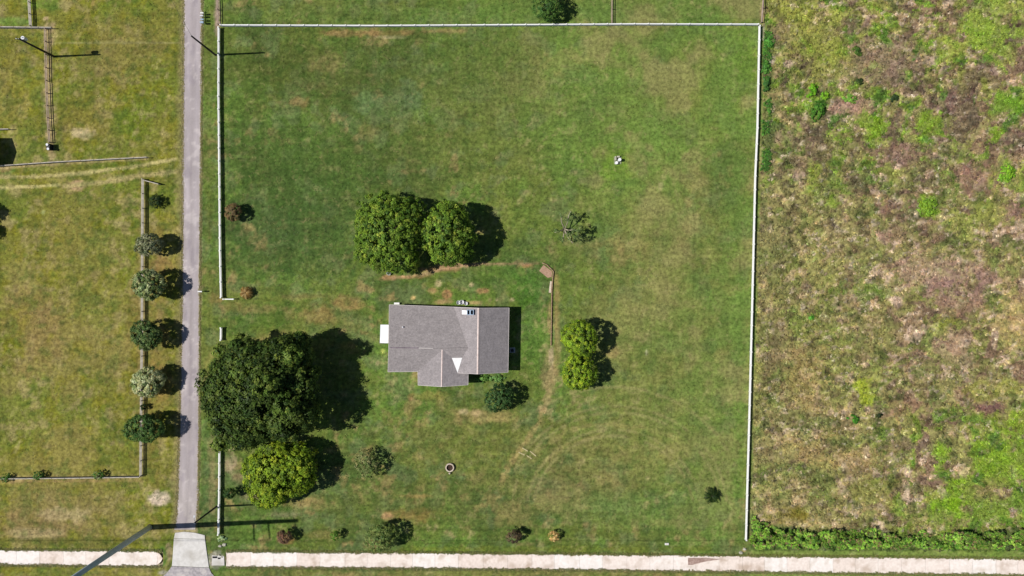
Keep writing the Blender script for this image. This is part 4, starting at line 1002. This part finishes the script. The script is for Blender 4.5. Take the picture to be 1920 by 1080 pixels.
G_ = (858, 699, 3.36); V_ = (877.5, 652, zrm); M0 = (729, 652, zrm); J_ = (829.5, 655.5, zg); T1 = (847.2, 671, 3.68); T2 = (866.6, 671, 3.7)
K_ = (783.5, 696.5, 3.1); L_ = (727.5, 697, 3.14); P1 = (784, 722, 3.02); PR = (828.3, 724.8, zg); P2 = (877.3, 721.5, 2.98); P3 = (877.5, 701.3, 2.98)
def roofp(name, pts, mat, t=.14, lift=0.0, lab=None, tri=None):
    o = MB().slab([P(a, b_, z + lift) for a, b_, z in pts][::-1], t).build(name, mat, house)
    if lab: o['label'] = lab
    return o
roofp('roof_slope', [A_, B_, V_, M0], RX)
roofp('roof_slope', [M0, V_, T2, T1, J_, K_, L_], RX)
roofp('roof_slope', [B_, C_, F_, G_, T2, V_], RY)
roofp('roof_slope', [C_, D_, E_, F_], RY)
roofp('roof_slope', [J_, PR, P1, K_], RY)
roofp('roof_slope', [J_, T1, G_, P3, P2, PR], RY)
roofp('roof_cricket', [T1, T2, G_], M['membrane'], .05, .035, 'white triangular membrane set into the roof valley')
def strip(name, a, b_, w, mat, lift=.03, h=.05):
    p, q = P(*a), P(*b_); d = (q - p).normalized(); s_ = Vector((-d.y, d.x, 0)).normalized() * w / 2; z = Vector((0, 0, lift + h)); zl = Vector((0, 0, -.05))
    mb = MB()
    mb.poly([p + z, q + z, q + s_ + zl, p + s_ + zl]); mb.poly([q + z, p + z, p - s_ + zl, q - s_ + zl])
    mb.poly([p + z, p + s_ + zl, p - s_ + zl]); mb.poly([q + z, q - s_ + zl, q + s_ + zl])
    return mb.build(name, mat, house)
strip('ridge_cap', C_, F_, .36, M['ridge']); strip('ridge_cap', J_, PR, .32, M['ridge'])
strip('ridge_cap', (732, 652, zrm), (785, 652.6, zrm), .26, M['ridgedark']); strip('ridge_cap', (785.3, 652.6, zrm), (812, 653.3, zrm), .26, M['trim'])
strip('ridge_cap', (812.5, 653.3, zrm), (876, 652, zrm), .24, RX)
def fascia(a, b_, w=.05, drop=.2):
    p, q = P(*a), P(*b_)
    d = Vector((q.x - p.x, q.y - p.y, 0)).normalized(); s_ = Vector((-d.y, d.x, 0)) * w
    mb = MB(); up = Vector((0, 0, .012)); dn = Vector((0, 0, -drop))
    v = [p + up, q + up, q + s_ + up, p + s_ + up, p + dn, q + dn, q + s_ + dn, p + s_ + dn]
    i = 0; mb.v = [tuple(k) for k in v]; mb.f = [[0, 1, 2, 3], [7, 6, 5, 4], [0, 4, 5, 1], [1, 5, 6, 2], [2, 6, 7, 3], [3, 7, 4, 0]]
    return mb.build('fascia', M['trim'], house)
for a, b_ in [(B_, A_), (D_, C_), (E_, D_), (F_, E_), (G_, F_), (M0, L_), (A_, M0), (L_, K_), (K_, P1), (P1, PR), (PR, P2), (P2, P3), (C_, B_)]:
    fascia(b_, a)
# walls (butt jointed, under the eaves)
def wall(a, b_, top, t=.2, lab=None):
    """a,b: ground pixels; top: list of (fraction, height)"""
    p, q = G(*a), G(*b_); d = q - p; n = Vector((-d.y, d.x, 0)).normalized() * t
    out = [p, q] + [p + d * f + Vector((0, 0, h)) for f, h in reversed(top)]
    m_ = len(out); mb = MB()
    mb.v = [tuple(k) for k in out] + [tuple(k + n) for k in out]
    mb.f = [list(range(m_)), list(reversed(range(m_, 2 * m_)))] + [[(k + 1) % m_, k, m_ + k, m_ + (k + 1) % m_] for k in range(m_)]
    return mb.build('wall', M['wall'], house)
def window_(px_, py_, w, h, z, ang):
    c = G(px_, py_, z); R = Matrix.Rotation(ang, 3, 'Z')
    mb = MB()
    for (ox, oz, sx, sz) in ((0, h / 2 + .04, w + .16, .08), (0, -h / 2 - .04, w + .16, .08), (-w / 2 - .04, 0, .08, h), (w / 2 + .04, 0, .08, h), (0, 0, .05, h)):
        mb.box(c + R @ Vector((ox, 0, oz)), (sx, .09, sz), ang)
    f = mb.build('window', M['trim'], house)
    MB().box(c + R @ Vector((0, .012, 0)), (w, .03, h), ang).build('pane', M['glass'], house)
GY = lambda a: a  # wall pixels are ground pixels
wn_, ws_, we_ = 575.5, 690, 948
wall((737, 690), (737, 578), [(0, 2.75), (.36, 3.55), (1, 2.55)][::1], -.2)
wall((739.2, 578), (854, 580), [(0, 2.6), (1, 2.6)], -.2)
wall((854, 582), (950, 582), [(0, 2.5), (.47, 4.15), (1, 2.3)], -.2)
wall((950, 584.3), (950, 690), [(0, 2.3), (1, 2.3)], -.2)
wall((948, 692), (862, 692), [(0, 2.3), (.6, 4.1), (1, 3.0)], -.2)
wall((873, 694.5), (873, 714), [(0, 2.7), (1, 2.7)], -.2)
wall((871, 716), (793, 716), [(0, 2.7), (.5, 3.5), (1, 2.7)], -.2)
wall((791, 714), (791, 692), [(0, 2.7), (1, 2.7)], -.2)
wall((788.5, 690), (739.3, 690), [(0, 2.85), (1, 2.85)], -.2)
for a in [(760, 577.4, 1.4, 1.0, 1.5, 0), (800, 578.2, 1.4, 1.0, 1.5, 0), (905, 581.4, 1.6, 1.1, 1.5, 0), (755, 690.6, 1.6, 1.1, 1.5, 0), (925, 692.7, 1.8, 1.2, 1.4, 0), (950.8, 610, 1.2, 1.0, 1.5, math.pi / 2), (736.3, 665, 1.2, 1.0, 1.5, math.pi / 2), (808, 716.6, 1.4, 1.2, 1.4, 0)]:
    window_(*a)
dr = MB().box(G(846, 716.6, 1.02), (.95, .07, 2.04)).build('door', M['door'], house)
MB().box(G(850, 717.4, 1.0), (.05, .08, .14)).build('door_handle', M['greymetal'], house)
dr2 = MB().box(G(736.3, 626, 1.02), (.07, .9, 2.04)).build('side_door', M['door'], house)
MB().box(G(880, 696, 1.0), (.9, .05, 2.0)).build('door', M['door'], house)
# vents, chimney
vt = P(755, 613.3, 3.7)
MB().cyl((vt.x, vt.y, 3.3), .12, .55, 12).build('vent_pipe', M['whitemetal'], house, smooth=False)
v2 = P(744, 642.7, 3.9)
MB().cyl((v2.x, v2.y, 3.75), .06, .3, 8).build('vent_pipe', M['darkmetal'], house)
ch = P(882, 585.5, 4.6)
cb = MB()
cx_, cy2 = ch.x, ch.y
for (ox, oy, sx, sy) in ((0, .4, 1.15, .1), (0, -.4, 1.15, .1), (-.525, 0, .1, .7), (.525, 0, .1, .7), (-.03, 0, .22, .7)):
    cb.box((cx_ + ox, cy2 + oy, 4.35), (sx, sy, 1.3))
cb.build('chimney', M['bluebox'], house)
MB().box((cx_ - .25, cy2, 4.2), (.3, .68, .9)).build('flue', M['pipe_dark'], house)
MB().box((cx_ + .27, cy2, 4.2), (.36, .68, .9)).build('flue', M['pipe_dark'], house)
sk = P(871.5, 585.5, 4.05)
MB().slab([Vector((sk.x - .5, sk.y - .36, 3.88)), Vector((sk.x + .35, sk.y - .36, 4.18)), Vector((sk.x + .35, sk.y + .3, 4.18)), Vector((sk.x - .5, sk.y + .36, 3.88))], .2).build('chimney_saddle', M['membrane'], house)
# awning over the side door
a1 = MB().slab([P(713.3, 608.7, 2.25), P(712.2, 643.2, 2.25), P(727.6, 643.6, 2.5), P(728.6, 608.9, 2.5)], .05).build('awning', M['whitemetal'], house)
for yy in (611, 641):
    g = P(714.6, yy, 2.2); MB().cyl((g.x, g.y, -.05), .04, 2.25, 8).build('awning_post', M['whitemetal'], house)
MB().box(G(725, 626, .06), (1.9, 3.2, .12)).build('door_step', M['concrete_apron'], house)

# air conditioners, oddments round the house
def ac(px_, py_, w, label, mat, h=.75, grp=None):
    c = G(px_, py_); r = empty('air_conditioner', (c.x, c.y, 0), label, 'air conditioner', grp)
    MB().box(c + Vector((0, 0, h / 2)), (w, w * .9, h)).build('cabinet', mat, r)
    MB().cyl(c + Vector((0, 0, h + .004)), w * .36, .03, 16).build('fan_grille', M['darkmetal'], r)
    MB().box(c + Vector((0, 0, .03)), (w + .2, w + .1, .08)).build('pad', M['concrete_apron'], r)
    return r
ac(960.5, 656.5, .8, 'grey air conditioner in the shadow right of the house', M['greymetal'])
def tub(px_, py_, r, h, label, name='plastic_tub', cat='tub', mat=None, grp=None):
    c = G(px_, py_); o = empty(name, (c.x, c.y, 0), label, cat, grp); mb = MB(); n = 16
    prof = [(r * .8, 0), (r, h), (r * .9, h), (r * .72, .05)]
    for rr_, z in prof:
        for j in range(n): mb.v.append((c.x + math.cos(2 * math.pi * j / n) * rr_, c.y + math.sin(2 * math.pi * j / n) * rr_, z))
    for k in range(3):
        for j in range(n): mb.f.append([k * n + j, k * n + (j + 1) % n, (k + 1) * n + (j + 1) % n, (k + 1) * n + j])
    mb.f.append([3 * n + j for j in range(n)])
    mb.build('tub_wall', mat or M['whitemetal'], o)
    MB().tube([c + Vector((-r, 0, h)), c + Vector((0, 0, h + .15)), c + Vector((r, 0, h))], [.012] * 3, 5).build('handle', M['greymetal'], o)
tub(860, 567.3, .36, .4, 'leftmost white tub against the back wall of the house', grp='white tubs behind the house')
tub(866.3, 566.6, .4, .5, 'middle white tub against the back wall of the house', grp='white tubs behind the house')
tub(874, 569, .32, .35, 'rightmost white tub against the back wall of the house', grp='white tubs behind the house')
tub(729.5, 512, .4, .45, 'white bucket at the lower edge of the larger mango tree')
bc = G(744.5, 569); bn = empty('garden_bench', (bc.x, bc.y, 0), 'small white bench behind the back left corner of the house', 'bench')
MB().box(bc + Vector((0, 0, .42)), (.95, .34, .06)).build('seat', M['vinyl'], bn)
for sx in (-.36, .36): MB().box(bc + Vector((sx, 0, .2)), (.08, .3, .38)).build('leg', M['vinyl'], bn)

# ------------------------------------------------------------------ poles and wires
def util_pole(bx, by, h, r, label, group, tx=False, lamp=False):
    b0 = G(bx, by); root = empty('utility_pole', (b0.x, b0.y, 0), label, 'pole', group)
    MB().tube([b0 - Vector((0, 0, .3)), b0 + Vector((0, 0, h))], [r * 1.25, r * .85], 12).build('pole_shaft', M['polewood'], root, smooth=True)
    if tx:
        c = b0 + Vector((.08, .42, h - 1.7))
        MB().cyl(c, .3, .95, 16).build('transformer', M['whitemetal'], root)
        MB().cyl(c + Vector((0, 0, .952)), .06, .2, 8).build('bushing', M['greymetal'], root)
        MB().box(b0 + Vector((.03, .16, h - 1.2)), (.1, .14, .5)).build('bracket', M['greymetal'], root)
        MB().box(b0 + Vector((-.2, .02, h - .25)), (.6, .12, .12)).build('crossarm', M['greymetal'], root)
        MB().cyl(b0 + Vector((-.45, .02, h - .18)), .07, .3, 8).build('insulator', M['whitemetal'], root)
    if lamp:
        MB().tube([b0 + Vector((0, 0, h - .4)), b0 + Vector((-.1, .5, h - .1)), b0 + Vector((-.1, .9, h - .1))], [.04, .035, .03], 6).build('lamp_arm', M['greymetal'], root)
        MB().box(b0 + Vector((-.1, 1.0, h - .16)), (.2, .45, .12)).build('lamp_head', M['whitemetal'], root)
    MB().cyl(b0 + Vector((0, 0, h + .002)), .05, .18, 8).build('pole_cap', M['greymetal'], root)
    return root
UG = 'wooden utility poles'
util_pole(101.5, 106, 10.0, .16, 'wooden pole with a white transformer in the top left paddock', UG, tx=True)
util_pole(404, 103, 10.6, .15, 'plain wooden pole on the lane side of the white fence, near its top corner', UG)
p3 = util_pole(406.5, 949.5, 9.9, .14, 'thin wooden pole with a small lamp by the lower white fence', UG, lamp=True)
# the tall steel pole at the lower left
b0 = G(281, 988.5); tp = empty('transmission_pole', (b0.x, b0.y, 0), 'tall grey steel transmission pole leaning out of the lower left', 'pole')
MB().tube([b0 - Vector((0, 0, .4)), b0 + Vector((0, 0, 16)), b0 + Vector((0, 0, 32.0))], [.48, .44, .34], 14).build('pole_shaft', M['polesteel'], tp, smooth=True)
MB().cyl(b0 + Vector((0, 0, 32.003)), .28, .06, 12).build('pole_cap', M['greymetal'], tp)
MB().cyl(b0 + Vector((0, 0, -.2)), .56, .24, 20).build('foundation', M['soil'], tp)
arms = [(22.6, 2.9, -.1), (25.8, 2.9, .1), (31.6, 1.2, 0)]
for z, L, dx in arms:
    MB().tube([b0 + Vector((0, -.25, z)), b0 + Vector((dx, -.25 - L, z + .25))], [.13, .08], 8).build('arm', M['greymetal'], tp)
    for k in range(4):
        q = b0 + Vector((dx * (k + 3) / 7, -.25 - L * (k + 3) / 7, z + .25 * (k + 3) / 7))
        MB().tube([q, q + Vector((0, -.08, 0))], [.2, .17], 10).build('insulator_disc', M['greymetal'], tp)
def wire(a, b_, sag, r, label, group):
    a = Vector(a); b_ = Vector(b_); pts = []
    for k in range(25):
        t = k / 24; p = a.lerp(b_, t); p.z -= sag * 4 * t * (1 - t); pts.append(p)
    o = MB().tube(pts, [r] * 25, 5).build('power_line', M['wire'], smooth=True)
    return tag(o, label, 'wire', group)
for (z, L, dx), nm_ in zip(arms, ('lowest', 'middle', 'topmost')):
    e_ = b0 + Vector((dx, -.3 - L, z + .2))
    for sgn, side in ((-1, 'left'), (1, 'right')):
        wire(e_, e_ + Vector((sgn * 170, 0, 0)), 2.2, .018, '%s conductor leaving the tall steel pole towards the %s' % (nm_, side), 'conductors of the tall steel pole')
q2 = G(404, 103, 10.4); q1 = G(101.5, 106, 9.7)
wire(q2, G(250, -160, 10.4), .8, .022, 'thin overhead wire running up and left from the plain wooden pole', 'thin overhead wires')

# ------------------------------------------------------------------ mailboxes and small yard things
def mailbox(sx, sy, label, group, mat, h=1.05, ln=.55, rot=0.0, w=.26, z_=True):
    c = P(sx, sy, h); r = empty('mailbox', (c.x, c.y, 0), label, 'mailbox', group); mb = MB(); n = 8
    R = Matrix.Rotation(rot, 3, 'Z'); pr = [(-w / 2, 0)] + [(math.cos(math.pi * (1 - k / n)) * w / 2, .14 + math.sin(math.pi * k / n) * w / 2) for k in range(n + 1)] + [(w / 2, 0)]
    m_ = len(pr)
    for e_ in (-ln / 2, ln / 2):
        for a, b_ in pr: mb.v.append(tuple(Vector((c.x, c.y, h - .2)) + R @ Vector((e_, a, b_))))
    mb.f = [list(range(m_)), list(reversed(range(m_, 2 * m_)))] + [[(k + 1) % m_, k, m_ + k, m_ + (k + 1) % m_] for k in range(m_)]
    mb.build('box', mat, r)
    MB().box((c.x, c.y, (h - .2) / 2 - .1), (.1, .1, h)).build('post', M['wood'], r)
    MB().box(Vector((c.x, c.y, h + .0)) + R @ Vector((ln * .2, w / 2 + .012, 0)), (.03, .02, .18), rot).build('flag', M['door'], r)
MG = 'mailboxes at the top of the lane'
mailbox(378.5, 24, 'topmost of the four mailboxes beside the lane, white', MG, M['vinyl'])
mailbox(377.8, 29, 'second mailbox from the top beside the lane, white', MG, M['whitemetal'])
mailbox(378.8, 36, 'third mailbox from the top beside the lane, pale blue', MG, M['bluebox'])
mailbox(378.2, 41.5, 'lowest of the four mailboxes beside the lane, pale blue', MG, M['bluebox'], ln=.6, w=.34)
c = G(380.5, 33, .7); rk = empty('mailbox_rail', (c.x, c.y, 0), 'wooden rail joining the four mailboxes beside the lane', 'rail')
MB().box(G(380.5, 33, .6), (.09, 2.2, .09)).build('beam', M['wood'], rk)
for yy in (24, 42): MB().box(G(381.7, yy, .3), (.1, .1, .75)).build('post', M['wood'], rk)
mailbox(374.5, 546.6, 'lone white mailbox beside the lane near the driveway gap', None, M['vinyl'], h=1.1, ln=.75, rot=0)

# well pump group on the back lawn
c = G(1158, 301); wl = empty('well_pump', (c.x, c.y, 0), 'white well tank and pump standing in the bright grass of the back lawn', 'well pump')
MB().box(c + Vector((0, 0, .03)), (1.3, 1.3, .1)).build('pad', noise_mat('mossy_pad', (120, 130, 96), (150, 156, 124), 3, .9, .2), wl)
MB().cyl(G(1160.6, 300.8, .08), .27, .95, 16).build('pressure_tank', M['membrane'], wl)
MB().cyl(G(1155.3, 306, .08), .26, .5, 16).build('softener_tank', M['membrane'], wl)
MB().box(G(1153.6, 297.5, .35), (.22, .7, .5)).build('pump_cover', M['rock'], wl)
MB().box(G(1159, 294.2, .25), (.45, .25, .35)).build('control_box', M['rock'], wl)
MB().tube([G(1156, 301, .3), G(1160, 301, .4)], [.05, .05], 8).build('pipe', M['pipe_dark'], wl)
# stone ring
c = G(843.5, 876); rg_ = empty('stone_ring', (c.x, c.y, 0), 'round pale stone planter ring on the front lawn', 'planter')
for k in range(14):
    a = 2 * math.pi * k / 14
    MB().box(c + Vector((math.cos(a) * .66, math.sin(a) * .66, .22)), (.2, .285, .48), a).build('stone', M['stone'], rg_)
MB().cyl(c + Vector((0, 0, -.05)), .56, .2, 18).build('soil', M['soil'], rg_)
c = G(843.3, 886.8); ln_ = empty('garden_lamp', (c.x, c.y, 0), 'tiny pale garden lamp just below the stone ring', 'lamp')
MB().cyl(c + Vector((0, 0, -.05)), .05, .4, 8).build('post', M['stone'], ln_); MB().cyl(c + Vector((0, 0, .36)), .17, .14, 12, .1).build('cap', M['stone'], ln_)
# planks on the grass
for k, (a, b_, lab) in enumerate([((979.4, 839.7), (989.6, 845.8), 'upper left of four pale planks lying on the worn track'), ((972.3, 847.8), (983.5, 853), 'lower left of four pale planks lying on the worn track'),
                                  ((993.7, 845.8), (1004.9, 855), 'upper right of four pale planks lying on the worn track'), ((987.6, 854), (996.7, 860), 'lowest of four pale planks lying on the worn track')]):
    p, q = G(*a), G(*b_); o = MB().box((p + q) / 2 + Vector((0, 0, .06)), ((q - p).length, .17, .06), math.atan2(q.y - p.y, q.x - p.x)).build('plank', M['lumber'])
    tag(o, lab, 'plank', 'planks on the lawn')
# garden edging and clay slab
c = G(1034, 520); eg = empty('garden_edging', (c.x, c.y, 0), 'low timber edging turning the corner right of the house', 'edging')
pts = [(1016, 493), (1025, 496.5), (1037.5, 509), (1035.8, 526), (1034.4, 548), (1034, 575), (1033.6, 600), (1033.2, 625), (1032.8, 648)]
for k, (a, b_) in enumerate(zip(pts[:-1], pts[1:])):
    p, q = G(*a), G(*b_); L = (q - p).length
    MB().box((p + q) / 2 + Vector((0, 0, .12)), (L - .04, .16, .34), math.atan2(q.y - p.y, q.x - p.x)).build('timber', M['timber'], eg)
tag(MB().slab([G(1019, 496.5, .07), G(1011, 508, .07), G(1027, 521, .07), G(1034.5, 519, .07), G(1035, 509, .07)], .15).build('clay_patch', M['clay']), 'pinkish flat slab inside the corner of the timber edging', 'slab')
tag(MB().slab([G(1031.6, 527, .06), G(1028.8, 548.5, .06), G(1033, 549, .06), G(1034.4, 527.5, .06)], .15).build('border_board', M['stone']), 'narrow pale slab beside the timber edging', 'slab')
# culvert at the driveway
c = G(408, 1046); cu = empty('culvert', (c.x, c.y, 0), 'concrete culvert head beside the driveway apron', 'culvert')
MB().slab([G(398, 1041, .06), G(397, 1060, .06), G(421, 1060, .06), G(420, 1043, .06)], .3).build('headwall', M['concrete_apron'], cu)
MB().box(G(403, 1044.5, .1), (.75, .3, .14)).build('pipe_opening', M['pipe_dark'], cu)
MB().box(G(411, 1046.5, .1), (.4, .25, .12)).build('pipe_opening', M['pipe_dark'], cu)
rrk = random.Random(4)
def rock(px_, py_, r, lab, grp='pale rocks at the culvert'):
    mb = MB(); c = G(px_, py_); n = 7
    for z, s_ in ((-.1, 1), (r * .35, .95), (r * .7, .55)):
        for j in range(n):
            q = r * s_ * rrk.uniform(.75, 1.15); mb.v.append((c.x + math.cos(6.28 * j / n) * q, c.y + math.sin(6.28 * j / n) * q * .75, z * rrk.uniform(.9, 1.1)))
    for k in range(2):
        for j in range(n): mb.f.append([k * n + j, k * n + (j + 1) % n, (k + 1) * n + (j + 1) % n, (k + 1) * n + j])
    mb.f.append([2 * n + j for j in range(n)])
    tag(mb.build('rock', M['rock']), lab, 'rock', grp)
rock(421, 1021, .42, 'largest pale rock above the culvert head'); rock(413, 1023.5, .38, 'flat pale rock left of the largest one above the culvert'); rock(411, 1041, .24, 'pale rock on the culvert lip')
rock(415.5, 1044.5, .22, 'small pale rock beside the dark culvert opening'); rock(419, 1010.5, .3, 'pale rock at the end of the lower white fence')
rock(1396, 1029.5, .36, 'pale rock near the bottom end of the right white fence', 'pale rocks at the lower right corner'); rock(1389, 1036, .4, 'larger tan rock at the edge of the channel, lower right', 'pale rocks at the lower right corner')
c = G(1250, 1019.5); mk = empty('utility_marker', (c.x, c.y, 0), 'tiny white utility cover on the lower verge', 'marker')
MB().box(c + Vector((0, 0, .1)), (.65, .34, .25)).build('cover', M['vinyl'], mk); MB().box(c + Vector((0, 0, .24)), (.5, .24, .03)).build('lid', M['trim'], mk)
# stand with white tops at the end of the brown paddock fence
c = G(97, 277); st = empty('feeder_stand', (c.x, c.y, 0), 'dark feeder stand with two white tops below the brown paddock fence', 'feeder')
MB().box(c + Vector((0, 0, .6)), (.55, 1.05, 1.2)).build('bin', M['darkmetal'], st)
MB().cyl(G(96.2, 273.5, 1.22), .22, .12, 14).build('lid', M['whitemetal'], st); MB().cyl(G(98, 281.5, 1.22), .22, .12, 14).build('lid', M['whitemetal'], st)
# small wing sign at the left, barn beyond the left edge (its shadow shows)
bw = G(-60, 285); barn = empty('barn', (bw.x, bw.y, 0), 'barn beyond the left edge whose gable shadow falls on the grass', 'barn')
xe, xw = -4, -130
def gp(a, b_, z): return G(a, b_, z)
mb = MB(); 
for xx, nm2 in ((xe, 0), (xw, 1)):
    MB().slab([gp(xx, 262, 2.85), gp(xx, 311, 2.85), gp(xx - 2, 311, 2.85), gp(xx - 2, 262, 2.85)], 3.0).build('wall', M['wall'], barn)
    MB().poly([gp(xx - .5, 262, 2.86), gp(xx - .5, 311, 2.86), gp(xx - .5, 286.5, 3.75)]).build('gable', M['wall'], barn)
MB().slab([gp(xe - 2, 262, 2.85), gp(xw, 262, 2.85), gp(xw, 264, 2.85), gp(xe - 2, 264, 2.85)][::-1], 3.0).build('wall', M['wall'], barn)
MB().slab([gp(xe - 2, 309, 2.85), gp(xw, 309, 2.85), gp(xw, 311, 2.85), gp(xe - 2, 311, 2.85)][::-1], 3.0).build('wall', M['wall'], barn)
MB().slab([gp(xe + 2, 260, 2.9), gp(xe + 2, 286.5, 3.88), gp(xw - 2, 286.5, 3.88), gp(xw - 2, 260, 2.9)][::-1], .08).build('roof', M['barnroof'], barn)
MB().slab([gp(xe + 2, 286.5, 3.88), gp(xe + 2, 313, 2.9), gp(xw - 2, 313, 2.9), gp(xw - 2, 286.5, 3.88)][::-1], .08).build('roof', M['barnroof'], barn)
